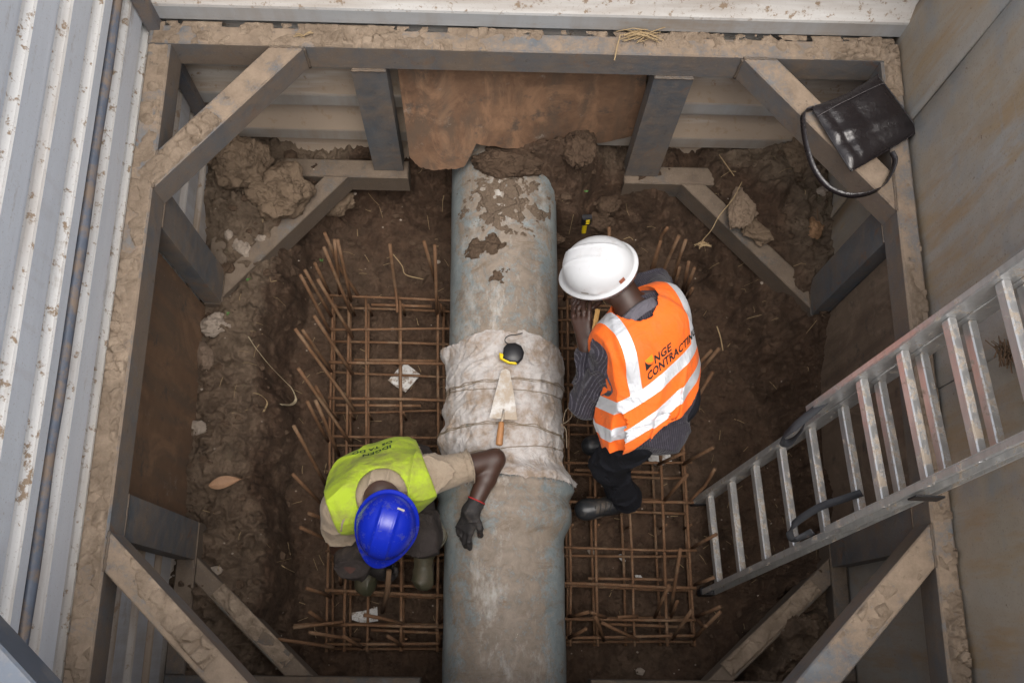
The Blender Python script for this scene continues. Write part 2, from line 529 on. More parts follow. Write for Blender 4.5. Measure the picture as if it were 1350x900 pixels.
def m_brown(name='brown_plate', c0=(0.10, 0.055, 0.033), c1=(0.26, 0.148, 0.084)):
    t = NT(name)
    a = t.noise(3.2, 6, 0.6, dist=0.5); b = t.noise(25, 7, 0.7); run = t.noise(11, 4, 0.6, t.scale(t.co, (1, 1, 0.15)))
    col = t.mix(t.ramp(t.ma('ADD', t.ma('MULTIPLY', a, 0.6), t.ma('MULTIPLY', b, 0.4)), [(0.32, 0.0), (0.68, 1.0)]), c0, c1)
    col = t.mix(t.ramp(run, [(0.46, 0.0), (0.62, 0.75)]), col, (0.115, 0.080, 0.055))
    col = t.mix(t.ramp(t.noise(5, 6, 0.7, t.scale(t.co, (1, 1, 0.5), loc=(3, 1, 2)), 0.8), [(0.52, 0.0), (0.64, 0.7)]), col, tuple(x * 1.25 for x in c1))
    col = t.mix(t.ramp(t.noise(8, 8, 0.82), [(0.60, 0.0), (0.68, 0.75)]), col, (0.30, 0.25, 0.205))
    col = t.mix(t.ramp(t.noise(9, 6, 0.7), [(0.58, 0.0), (0.68, 0.75)]), col, (0.075, 0.062, 0.05))
    return t.out(col, 0.82, 0, t.bump(t.ma('ADD', a, t.ma('MULTIPLY', b, 0.6)), 0.3, 0.006))

def m_pipe():
    t = NT('pipe_grp')
    nz = t.sep(t.nrm())[2]
    a = t.noise(5.5, 9, 0.74, dist=0.9); b = t.noise(20, 8, 0.74, dist=0.5); c = t.noise(80, 5, 0.75)
    base = t.mix(t.ramp(b, [(0.3, 0.0), (0.7, 1.0)]), (0.15, 0.180, 0.187), (0.275, 0.312, 0.315))
    topw = t.ramp(nz, [(0.2, 0.0), (0.95, 1.0)])
    f = t.ma('ADD', t.ma('MULTIPLY', a, 0.7), t.ma('ADD', t.ma('MULTIPLY', b, 0.35), t.ma('MULTIPLY', topw, 0.22)))
    film = t.ramp(t.ma('ADD', f, t.ma('MULTIPLY', t.ma('SUBTRACT', c, 0.5), 0.35)), [(0.61, 0.0), (0.72, 0.9)])
    stk = t.ramp(t.noise(16, 7, 0.72, t.scale(t.co, (0.35, 1, 0.35), loc=(2, 8, 3)), 0.8), [(0.56, 0.0), (0.66, 0.8)])
    col = t.mix(film, base, t.mix(t.ramp(b, [(0.3, 0.0), (0.7, 1.0)]), (0.155, 0.118, 0.085), (0.28, 0.222, 0.168)))
    col = t.mix(stk, col, (0.155, 0.115, 0.08))
    sm = t.ramp(t.noise(5, 6, 0.75, t.scale(t.co, (1.6, 0.7, 1), loc=(3, 5, 1))), [(0.52, 0.0), (0.66, 0.7)])
    col = t.mix(t.ma('MULTIPLY', sm, topw), col, (0.46, 0.45, 0.42))
    dk = t.ramp(t.noise(6, 8, 0.72, t.scale(t.co, (1, 1, 1), loc=(7, 2, 4))), [(0.63, 0.0), (0.66, 0.9)])
    col = t.mix(dk, col, (0.20, 0.135, 0.085))
    pl = t.ramp(t.noise(38, 5, 0.8), [(0.70, 0.0), (0.73, 0.8)])
    col = t.mix(pl, col, (0.50, 0.46, 0.39))
    return t.out(col, t.mix(film, (0.36, 0.36, 0.36), (0.75, 0.75, 0.75)), 0, t.bump(t.ma('ADD', t.ma('ADD', b, film), t.ma('MULTIPLY', c, 0.3)), 0.35, 0.006))

def m_cloth(name, c0, c1, rough=0.9, dirt=None, dirt_at=(0.5, 0.7), fs=420.0, sheen=0.1):
    t = NT(name)
    a = t.noise(9, 6, 0.65); b = t.noise(30, 6, 0.7); w = t.noise(fs, 2, 0.5)
    col = t.mix(b, c0, c1)
    if dirt:
        col = t.mix(t.ramp(t.ma('ADD', t.ma('MULTIPLY', a, 0.7), t.ma('MULTIPLY', b, 0.3)), [(dirt_at[0], 0.0), (dirt_at[1], 0.9)]), col, dirt)
    return t.out(col, rough, 0, t.bump(t.ma('ADD', t.ma('MULTIPLY', t.ma('ABSOLUTE', t.ma('SUBTRACT', t.noise(14, 3, 0.5, dist=1.2), 0.5)), -8.0), t.ma('ADD', b, t.ma('MULTIPLY', w, 0.4))), 0.45, 0.005), Sheen_Weight=sheen, Specular_IOR_Level=0.25)

def m_plain(name, col, rough=0.5, metal=0.0, var=0.2, sc=25, dirt=None, dirt_at=(0.55, 0.7), bump=0.15, **kw):
    t = NT(name)
    b = t.noise(sc, 5, 0.65)
    c = t.mix(b, tuple(x * (1 - var) for x in col), tuple(min(1, x * (1 + var)) for x in col))
    rg = rough
    if dirt:
        f = t.ramp(t.noise(sc * 0.6, 7, 0.75), [(dirt_at[0], 0.0), (dirt_at[1], 0.9)])
        c = t.mix(f, c, dirt)
        rg = t.mix(f, (rough,) * 3, (0.9,) * 3)
        if metal: metal = t.ma('MULTIPLY', t.ma('SUBTRACT', 1.0, f), metal)
    return t.out(c, rg, metal, t.bump(b, bump, 0.003) if bump else None, **kw)

def m_rebar():
    t = NT('rusty_rebar')
    b = t.noise(30, 6, 0.7); u = t.sep(t.uv())[1]
    rib = t.ma('SINE', t.ma('MULTIPLY', u, 620.0))
    col = t.mix(b, (0.07, 0.037, 0.021), (0.20, 0.105, 0.052))
    col = t.mix(t.ramp(t.noise(8, 5, 0.7), [(0.5, 0.0), (0.66, 0.65)]), col, (0.22, 0.15, 0.095))
    return t.out(col, 0.8, 0, t.bump(t.ma('ADD', t.ma('MULTIPLY', rib, 0.3), b), 0.45, 0.003), Specular_IOR_Level=0.3)

def m_alu():
    t = NT('muddy_aluminium')
    b = t.noise(20, 7, 0.75); br = t.noise(60, 3, 0.5, t.scale(t.co, (1, 0.1, 1)))
    nz = t.sep(t.nrm())[2]
    f = t.ramp(t.ma('ADD', b, t.ma('MULTIPLY', t.ramp(nz, [(0.2, 0.0), (0.9, 1.0)]), 0.07)), [(0.56, 0.0), (0.63, 0.85)])
    col = t.mix(br, (0.50, 0.50, 0.49), (0.72, 0.72, 0.71))
    col = t.mix(f, col, t.mix(b, (0.30, 0.23, 0.16), (0.46, 0.37, 0.27)))
    return t.out(col, t.mix(f, (0.38, 0.38, 0.38), (0.85, 0.85, 0.85)), t.ma('MULTIPLY', t.ma('SUBTRACT', 1.0, f), 0.75), t.bump(f, 0.2, 0.003))

def m_stripes():
    t = NT('striped_shirt')
    u, v, _ = t.sep(t.uv())
    s1 = t.ramp(t.ma('ABSOLUTE', t.ma('SINE', t.ma('MULTIPLY', u, 330.0))), [(0.86, 0.0), (0.98, 1.0)])
    b = t.noise(20, 4)
    col = t.mix(b, (0.012, 0.010, 0.017), (0.026, 0.022, 0.034))
    col = t.mix(t.ma('MULTIPLY', s1, t.ramp(t.noise(60, 3), [(0.3, 0.1), (0.7, 0.7)])), col, (0.13, 0.125, 0.15))
    return t.out(col, 0.85, 0, t.bump(t.ma('MULTIPLY', t.ma('ABSOLUTE', t.ma('SUBTRACT', t.noise(13, 3, 0.5, dist=1.0), 0.5)), -5.0), 0.6, 0.008), Sheen_Weight=0.1)

def m_leather():
    t = NT('black_leather')
    b = t.noise(9, 5, 0.6); g = t.vor(240)
    col = t.mix(b, (0.009, 0.007, 0.008), (0.020, 0.016, 0.017))
    return t.out(col, t.ramp(b, [(0.35, 0.18), (0.7, 0.36)]), 0, t.bump(t.ma('ADD', t.noise(11, 4, 0.6), t.ma('MULTIPLY', g, 0.06)), 0.5, 0.016), Coat_Weight=0.2, Coat_Roughness=0.22)

def m_helmet(name, col, grime, amt, rough=0.28):
    t = NT(name)
    b = t.noise(14, 8, 0.75); c = t.noise(60, 5, 0.7)
    f = t.ma('MULTIPLY', t.ramp(t.ma('ADD', t.ma('MULTIPLY', b, 0.75), t.ma('MULTIPLY', c, 0.25)), [(0.54, 0.0), (0.66, 1.0)]), amt)
    cc = t.mix(f, col, grime)
    return t.out(cc, t.mix(f, (rough,) * 3, (0.6,) * 3), 0, t.bump(c, 0.04, 0.002), Subsurface_Weight=0.0)

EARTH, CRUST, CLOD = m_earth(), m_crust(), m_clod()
CLOD_D = m_clod('damp_soil', (0.045, 0.029, 0.019), (0.135, 0.09, 0.06))
STEEL = m_steel('frame_steel', paint=(0.115, 0.135, 0.155), amount=0.50)
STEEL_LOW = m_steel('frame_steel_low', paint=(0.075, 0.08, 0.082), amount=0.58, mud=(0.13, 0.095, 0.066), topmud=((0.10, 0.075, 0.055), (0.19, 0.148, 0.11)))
SHEET_W = m_sheet('trench_sheet_along_y', 'y', base=(0.66, 0.70, 0.75), dirt=0.24, SLO=0.50)
SHEET_N = m_sheet('trench_sheet_along_x', 'x', base=(0.43, 0.45, 0.46), dirt=0.55)
EPLATE, BROWN = m_eplate(), m_brown()
PIPE, REBAR, ALU = m_pipe(), m_rebar(), m_alu()
HESSIAN = m_cloth('dirty_white_cloth', (0.34, 0.315, 0.30), (0.58, 0.555, 0.54), 0.95, (0.25, 0.185, 0.13), (0.44, 0.60), 300)
CORD = m_plain('cord', (0.20, 0.155, 0.105), 0.9, var=0.4, sc=60)
SKIN = m_plain('dark_skin', (0.050, 0.024, 0.016), 0.48, var=0.3, sc=22, bump=0.2, Subsurface_Weight=0.06)
HAIR = m_plain('black_hair', (0.008, 0.007, 0.007), 0.8, sc=200, bump=0.6)
TROUSER_B = m_cloth('black_trousers', (0.005, 0.0055, 0.008), (0.011, 0.012, 0.017), 0.9, sheen=0.0)
TROUSER_G = m_cloth('grey_brown_trousers', (0.022, 0.018, 0.017), (0.050, 0.041, 0.038), 0.9, (0.10, 0.075, 0.054), (0.52, 0.75), sheen=0.0)
BEIGE = m_cloth('beige_shirt', (0.25, 0.20, 0.145), (0.36, 0.29, 0.215), 0.9, (0.15, 0.105, 0.07), (0.50, 0.78))
STRIPED = m_stripes()
COLLAR = m_cloth('grey_collar', (0.09, 0.085, 0.10), (0.15, 0.14, 0.16), 0.9)
LEATHER = m_leather()
SHOE = m_plain('black_shoe_leather', (0.018, 0.020, 0.023), 0.38, var=0.4, sc=22, dirt=(0.13, 0.10, 0.075), dirt_at=(0.50, 0.72), bump=0.6)
SOLE = m_plain('rubber_sole', (0.02, 0.019, 0.017), 0.8, dirt=(0.13, 0.095, 0.065), dirt_at=(0.4, 0.7))
GUMBOOT = m_plain('green_rubber_boot', (0.045, 0.045, 0.026), 0.42, var=0.3, sc=14, dirt=(0.14, 0.11, 0.07), dirt_at=(0.46, 0.75), bump=0.3)
GLOVE = m_plain('dark_glove', (0.016, 0.014, 0.014), 0.75, sc=40, dirt=(0.10, 0.085, 0.07), dirt_at=(0.52, 0.8), bump=0.5)
REDTRIM = m_plain('red_trim', (0.35, 0.02, 0.02), 0.8)
WHITEHAT = m_helmet('white_helmet', (0.60, 0.61, 0.62), (0.36, 0.32, 0.28), 0.5)
BLUEHAT = m_helmet('blue_helmet', (0.006, 0.022, 0.42), (0.11, 0.11, 0.14), 0.75, 0.26)
BLACKP = m_plain('black_plastic', (0.012, 0.012, 0.014), 0.4, dirt=(0.11, 0.09, 0.07), dirt_at=(0.6, 0.8))
YELLOWP = m_plain('yellow_plastic', (0.75, 0.55, 0.01), 0.4, dirt=(0.30, 0.22, 0.1), dirt_at=(0.6, 0.8))
WOOD = m_plain('handle_wood', (0.36, 0.17, 0.065), 0.55, var=0.3, sc=40, dirt=(0.18, 0.12, 0.08), dirt_at=(0.55, 0.75))
WOOD_D = m_plain('dirty_wood', (0.15, 0.09, 0.05), 0.8, var=0.35, sc=40)
TROWEL = m_plain('trowel_steel', (0.46, 0.45, 0.43), 0.42, 0.4, sc=18, dirt=(0.36, 0.29, 0.215), dirt_at=(0.42, 0.56))
STRAW = m_plain('straw', (0.36, 0.26, 0.14), 0.85, var=0.4, sc=8)
PAPER = m_plain('dirty_white_paper', (0.56, 0.55, 0.53), 0.85, sc=60, dirt=(0.20, 0.145, 0.10), dirt_at=(0.50, 0.58))
STONE = m_clod('pale_stone', (0.24, 0.19, 0.15), (0.46, 0.39, 0.32))
STONE_B = m_clod('brown_stone', (0.17, 0.12, 0.085), (0.27, 0.20, 0.15))
LEAF = m_plain('dry_leaf', (0.26, 0.15, 0.085), 0.75, var=0.35, sc=50)
LEAF_G = m_plain('green_leaf', (0.06, 0.16, 0.03), 0.6)
STRAPM = m_plain('dark_strap', (0.035, 0.037, 0.042), 0.75, dirt=(0.12, 0.09, 0.065), dirt_at=(0.6, 0.85))
INK = m_plain('black_print', (0.012, 0.010, 0.010), 0.8)
INK_Y = m_plain('yellow_print', (0.48, 0.30, 0.01), 0.8)
INK_G = m_plain('marker_ink', (0.018, 0.05, 0.018), 0.85, var=0.5, sc=150)
STICKER = m_plain('sticker', (0.55, 0.5, 0.42), 0.6, sc=120, var=0.4)
STICKER_R = m_plain('red_sticker', (0.28, 0.09, 0.05), 0.6, sc=120, var=0.4)
STEEL_POST = m_steel('post_steel', paint=(0.10, 0.117, 0.135), amount=0.42)
STRUT = m_plain('blue_grey_strut', (0.10, 0.12, 0.15), 0.55, var=0.25, sc=12, dirt=(0.25, 0.22, 0.19), dirt_at=(0.5, 0.75))
CLUTCH = m_plain('clutch_paint', (0.095, 0.115, 0.15), 0.55, var=0.4, sc=14, dirt=(0.22, 0.165, 0.12), dirt_at=(0.46, 0.58))
BLUEPIPE = m_steel('clutch_steel', paint=(0.10, 0.12, 0.155), amount=0.42, mud=(0.22, 0.16, 0.11))
GROUND = m_clod('surface_ground', (0.16, 0.11, 0.075), (0.27, 0.20, 0.14))

# ================================================================== SETTING
XW, XE, YN, YS = -1.30, 1.525, 2.185, -0.27      # inner faces of the shaft walls
ZG = 2.30                                         # level of the surrounding ground

# ground outside the shaft: one sheet with the shaft's opening in it
g0 = [(-60, -60), (60, -60), (60, 60), (-60, 60)]
g1 = [(XW - 0.07, YS - 0.07), (XE + 0.03, YS - 0.07), (XE + 0.03, YN + 0.07), (XW - 0.07, YN + 0.07)]
gv = [(x, y, ZG) for x, y in g0] + [(x, y, ZG) for x, y in g1]
tag(mobj('ground', gv, [(0, 1, 5, 4), (1, 2, 6, 5), (2, 3, 7, 6), (3, 0, 4, 7)], GROUND), kind='structure')

# ---- corrugated trench sheets
def profile(z0, per, ridge, slope, valley, depth, zmin, zmax):
    """(depth, z) polyline of a trapezoid corrugation, bottom to top"""
    pts = []
    k = math.floor((zmin - z0) / per) - 1
    while True:
        b = z0 + k * per
        for d, z in ((0, b), (0, b + ridge), (depth, b + ridge + slope), (depth, b + ridge + slope + valley)):
            pts.append((d, z))
        k += 1
        if z0 + k * per > zmax: break
    out = []
    for (d0, za), (d1, zb) in zip(pts[:-1], pts[1:]):
        if zb <= zmin or za >= zmax: continue
        def at(z): return d0 + (d1 - d0) * (z - za) / max(1e-6, zb - za)
        if not out: out.append((at(max(za, zmin)), max(za, zmin)))
        out.append((at(min(zb, zmax)), min(zb, zmax)))
    return out

def sheet(name, prof, fn, s0, s1, mat, parent, th=0.008, seg=14, wav=0.003):
    """extrude a (depth, z) profile along s; fn(s, depth, z) -> world; a real thickness behind"""
    # round the corners of the profile
    pr = []
    for i, p in enumerate(prof):
        if 0 < i < len(prof) - 1:
            a, b = Vector(prof[i - 1]), Vector(prof[i + 1]); c = Vector(p)
            ra = min(0.006, (a - c).length * 0.4); rb = min(0.006, (b - c).length * 0.4)
            pr += [tuple(c + (a - c).normalized() * ra), tuple(c + (b - c).normalized() * rb)]
        else: pr.append(p)
    n = len(pr)
    v, f = [], []
    for k in range(seg + 1):
        s = s0 + (s1 - s0) * k / seg
        for side in (0, th):
            for d, z in pr:
                w = wav * mnoise.noise(Vector((s * 1.7, z * 3.0, 3.1)))
                v.append(fn(s, d + side + w, z))
    for k in range(seg):
        for i in range(n - 1):
            a, b = k * 2 * n + i, (k + 1) * 2 * n + i
            f.append((a, a + 1, b + 1, b))
            f.append((a + n, b + n, b + n + 1, a + n + 1))
        for i in (0, n - 1):
            a, b = k * 2 * n + i, (k + 1) * 2 * n + i
            f.append((a, b, b + n, a + n))
    for k in (0, seg):
        for i in range(n - 1):
            a = k * 2 * n + i
            f.append((a, a + n, a + n + 1, a + 1))
    me_o = mobj(name, v, f, mat, parent)
    bm = bmesh.new(); bm.from_mesh(me_o.data); bmesh.ops.recalc_face_normals(bm, faces=bm.faces); bm.to_mesh(me_o.data); bm.free()
    return me_o

wall_w = thing('trench_sheet_wall', (XW, 0.9, 0), 'white-grey ribbed steel sheet wall with bright stripes along the left side', 'wall')
fw = lambda s, d, z: (XW - d, s, z)
pw = (1.435, 0.205, 0.125, 0.024, 0.040, 0.024)
sheet('trench_sheet', profile(*pw, 0.05, 1.612), fw, YS - 0.05, YN + 0.04, SHEET_W, wall_w)
sheet('trench_sheet', profile(*pw, 1.705, 2.37), fw, YS - 0.05, YN + 0.04, SHEET_W, wall_w)
mb = MB()
pts = [(XW - 0.008 + 0.006 * mnoise.noise(Vector((y * 3, 0, 0))), y, 1.660 + 0.004 * mnoise.noise(Vector((y * 4, 5, 0)))) for y in np.linspace(YS, YN, 40)]
mb.tube(pts, 0.021, 12)
mb.build('interlock_clutch', CLUTCH, wall_w, True)
mb = MB()
mb.box((XW - 0.042, YS, 1.595), (XW - 0.034, YN, 1.725), 0.002)
mb.build('backing_strip', m_sheet('muddy_strip', 'y', base=(0.40, 0.36, 0.31), dirt=0.6), wall_w)

wall_n = thing('trench_sheet_wall', (0.1, YN, 0), 'muddy ribbed steel sheet wall across the far end', 'wall')
fn_ = lambda s, d, z: (s, YN + d, z)
pn = (0.50, 0.30, 0.088, 0.125, 0.072, 0.055)
for za, zb in ((0.05, 0.79), (0.796, 1.69), (1.696, 2.37)):
    sheet('trench_sheet', profile(*pn, za, zb), fn_, XW - 0.05, XE + 0.02, SHEET_N, wall_n)
wall_s = thing('trench_sheet_wall', (0.1, YS, 0), 'ribbed steel sheet wall at the near end, below the camera', 'wall')
fs_ = lambda s, d, z: (s, YS - d, z)
sheet('trench_sheet', profile(*pn, 0.05, 2.37), fs_, XW - 0.05, XE + 0.02, SHEET_N, wall_s)

# ---- flat steel plates along the east side, joints upright
wall_e = thing('steel_plate_wall', (XE, 0.9, 0), 'flat grey steel plate wall smeared with ochre mud along the right side', 'wall')
ya, yb = (1.525, 1.834, 1.820)[1], (1.525, 0.830, 1.688)[1]
for k, (y0, y1) in enumerate(((YS - 0.03, yb - 0.0025), (yb + 0.0025, ya - 0.0025), (ya + 0.0025, YN + 0.03))):
    nS, nZ = 12, 24
    v, f = [], []
    dx = (0.0, 0.005, -0.001)[k]
    for side in (0, 0.012):
        for i in range(nS + 1):
            for j in range(nZ + 1):
                y, z = y0 + (y1 - y0) * i / nS, 0.05 + 2.31 * j / nZ
                v.append((XE + dx + side + 0.006 * mnoise.noise(Vector((k * 5, y * 1.6, z * 1.6))), y, z))
    N1 = (nS + 1) * (nZ + 1)
    for i in range(nS):
        for j in range(nZ):
            a = i * (nZ + 1) + j
            f.append((a, a + 1, a + nZ + 2, a + nZ + 1))
            f.append((N1 + a, N1 + a + nZ + 1, N1 + a + nZ + 2, N1 + a + 1))
    for i in (0, nS):
        for j in range(nZ):
            a = i * (nZ + 1) + j
            f.append((a, a + N1, a + N1 + 1, a + 1) if i == 0 else (a, a + 1, a + N1 + 1, a + N1))
    mobj('steel_plate', v, f, EPLATE, wall_e, True)
# corner angle where the left sheets meet the far wall
mb = MB(); mb.box((XW + 0.004, YN - 0.045, 0.3), (XW + 0.05, YN - 0.002, 2.37), 0.006)
mb.build('corner_post', BLUEPIPE, wall_w)

# ---- earth at the bottom of the shaft
PIT = [p[:2] for p in [(-0.801, 1.977, 0.000), (-0.896, 1.816, 0.000), (-0.924, 1.478, 0.000), (-0.931, 1.172, 0.000), (-0.925, 0.805, 0.000), (-0.912, 0.455, 0.000), (-0.866, 0.120, 0.000), (-0.807, -0.138, 0.000), (-0.742, -0.294, 0.000), (0.958, -0.277, 0.000), (1.037, -0.020, 0.000), (1.185, 0.162, 0.000), (1.372, 0.367, 0.000), (1.410, 0.664, 0.000), (1.350, 0.952, 0.000), (1.270, 1.213, 0.000), (1.156, 1.441, 0.000), (1.060, 1.629, 0.000), (0.972, 1.788, 0.000), (0.842, 1.895, 0.000), (0.651, 1.944, 0.000), (0.344, 1.913, 0.000), (-0.230, 1.974, 0.000), (-0.499, 2.030, 0.000)]]
def pit_dist(x, y):
    """signed distance to the pit outline, positive outside"""
    best = np.full(x.shape, 9.0)
    inside = np.zeros(x.shape, bool)
    n = len(PIT)
    for i in range(n):
        (x0, y0), (x1, y1) = PIT[i], PIT[(i + 1) % n]
        dx, dy = x1 - x0, y1 - y0
        t = np.clip(((x - x0) * dx + (y - y0) * dy) / (dx * dx + dy * dy), 0, 1)
        best = np.minimum(best, np.hypot(x - x0 - t * dx, y - y0 - t * dy))
        c = ((y0 > y) != (y1 > y)) & (x < (x1 - x0) * (y - y0) / (y1 - y0 + 1e-12) + x0)
        inside ^= c
    return np.where(inside, -best, best)

def sstep(a, b, x):
    t = np.clip((x - a) / (b - a), 0, 1)
    return t * t * (3 - 2 * t)

def bank_w(x, y):
    """width of the bank between the pit floor and the ledges"""
    mid = np.exp(-((x - 0.1) / 0.62) ** 2)
    return 0.05 + 0.22 * sstep(0.75, 0.95, x) * sstep(0.2, 0.5, y) + 0.22 * sstep(1.55, 1.95, y) * mid + 0.05 * (0.5 + fbm(x * 2.1, y * 2.1, 0 * x, 2, 77))

def earth_h(x, y):
    x, y = np.asarray(x, float), np.asarray(y, float)
    wob = 0.045 * fbm(x * 3.2, y * 3.2, 0 * x, 4, 11)
    d = pit_dist(x, y) + wob
    north = sstep(1.55, 1.95, y)
    mid = np.exp(-((x - 0.1) / 0.62) ** 2)
    # heights of the ledges
    led = 0.285 + 0.055 * sstep(1.3, 1.7, y) + 0.04 * sstep(-0.9, -1.25, x)
    led = led + 0.04 * sstep(1.0, 1.4, x)
    led = led + 0.07 * sstep(0.9, 1.2, x) * sstep(0.3, 0.6, y)
    w = bank_w(x, y)
    # * sstep(0.75, 0.95, x) * sstep(0.2, 0.5, y) + 0.22 * north * mid + 0.05 * (0.5 + fbm(x * 2.1, y * 2.1, 0 * x, 2, 77))
    h = led * sstep(-0.02, w, d)
    h += 0.06 * north * sstep(0.1, 0.5, d)
    # heap of soil over the far end of the pipe
    h += 0.43 * sstep(-0.17, -0.03, x) * sstep(0.56, 0.36, x) * sstep(1.88, 1.99, y + 0.35 * (x - 0.12) + 0.03 * fbm(x * 9, y * 9, 0 * x, 2, 44)) * (1 - 0.25 * sstep(2.05, 2.16, y))
    h += 0.03 * np.exp(-((x - 0.62) / 0.22) ** 2) * sstep(1.85, 2.15, y)
    # heaps in the corners
    h += 0.10 * np.exp(-(((x + 1.12) / 0.22) ** 2 + ((y - 1.95) / 0.22) ** 2)) + 0.10 * np.exp(-(((x - 1.25) / 0.3) ** 2 + ((y - 2.0) / 0.2) ** 2))
    h += 0.13 * np.exp(-(((x - 1.20) / 0.20) ** 2 + ((y - 0.02) / 0.16) ** 2)) * (0.7 + 0.5 * fbm(x * 9, y * 9, 0 * x, 2, 61))
    # hollows under the near right brace
    for cx, cy, r in ((1.33, 0.17, 0.055), (1.17, -0.03, 0.07)):
        h -= 0.20 * np.exp(-(((x - cx) / r) ** 2 + ((y - cy) / r) ** 2) ** 2)
    rough = 0.35 + 0.65 * sstep(-0.05, 0.08, d)
    h += rough * 0.036 * fbm(x * 6, y * 6, 0 * x, 3, 3)
    # broken, lumpy strata on the slopes and ledges
    cl = 1 - np.abs(fbm(x * 9, y * 9, 0 * x, 3, 21))
    h += (0.25 + 0.75 * sstep(-0.02, 0.05, d)) * 0.034 * cl * cl * cl
    h += 0.012 * fbm(x * 30, y * 30, 0 * x, 3, 31) * (0.4 + rough)
    # clods: rounded plates with sunken joints, on the ledges and banks
    ck = np.abs(fbm(x * 11 + 3, y * 11, 0 * x, 2, 91))
    h -= 0.030 * sstep(0.07, 0.0, ck) * sstep(0.0, 0.06, d)
    cut = sstep(-0.02, 0.03, d) * (1 - sstep(0.06, 0.25, d))
    h += cut * 0.045 * fbm(x * 13, y * 13, h * 9, 3, 5, 0.6)
    h += 0.003 * fbm(x * 75, y * 75, 0 * x, 2, 41)
    return h

EX = np.linspace(XW - 0.02, XE + 0.02, 520); EY = np.linspace(YS - 0.02, YN + 0.05, 450)
gx, gy = np.meshgrid(EX, EY, indexing='ij')
gz = earth_h(gx, gy)
nX, nY = gx.shape
# undercut the cliff a little: push steep parts outwards
V = np.stack([gx, gy, gz], -1).reshape(-1, 3)
idx = np.arange(nX * nY).reshape(nX, nY)
F = np.stack([idx[:-1, :-1], idx[1:, :-1], idx[1:, 1:], idx[:-1, 1:]], -1).reshape(-1, 4)
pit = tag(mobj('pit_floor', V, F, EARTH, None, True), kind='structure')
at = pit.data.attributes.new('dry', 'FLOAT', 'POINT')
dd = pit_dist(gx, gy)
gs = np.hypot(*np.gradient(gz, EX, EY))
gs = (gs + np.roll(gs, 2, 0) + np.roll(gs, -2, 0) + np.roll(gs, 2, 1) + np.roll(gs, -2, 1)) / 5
dry = 0.05 + 0.76 * sstep(0.85, 1.5, (dd + 0.045 * fbm(gx * 3.2, gy * 3.2, 0 * gx, 4, 11)) / bank_w(gx, gy) + 0.15 * fbm(gx * 8, gy * 8, 0 * gx, 2, 17)) * (0.50 + 0.50 * sstep(1.0, 1.7, gy)) * (1 - 0.6 * np.exp(-((gx - 0.1) / 0.5) ** 2) * sstep(1.4, 1.6, gy))  # ledges dry, pit damp; banks kept dark in colour as shade, for depth
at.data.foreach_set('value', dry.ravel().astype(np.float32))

def ez(x, y):
    return float(earth_h(np.array([x]), np.array([y]))[0])

# ================================================================== SHORING FRAME
frame = thing('shoring_frame', (0.1, 0.9, 0.25), 'grey-blue steel frame of two rings, corner braces and posts, caked with dried mud', 'frame')
ZU0, ZU1, ZL0, ZL1 = 1.25, 1.394, 0.25, 0.395

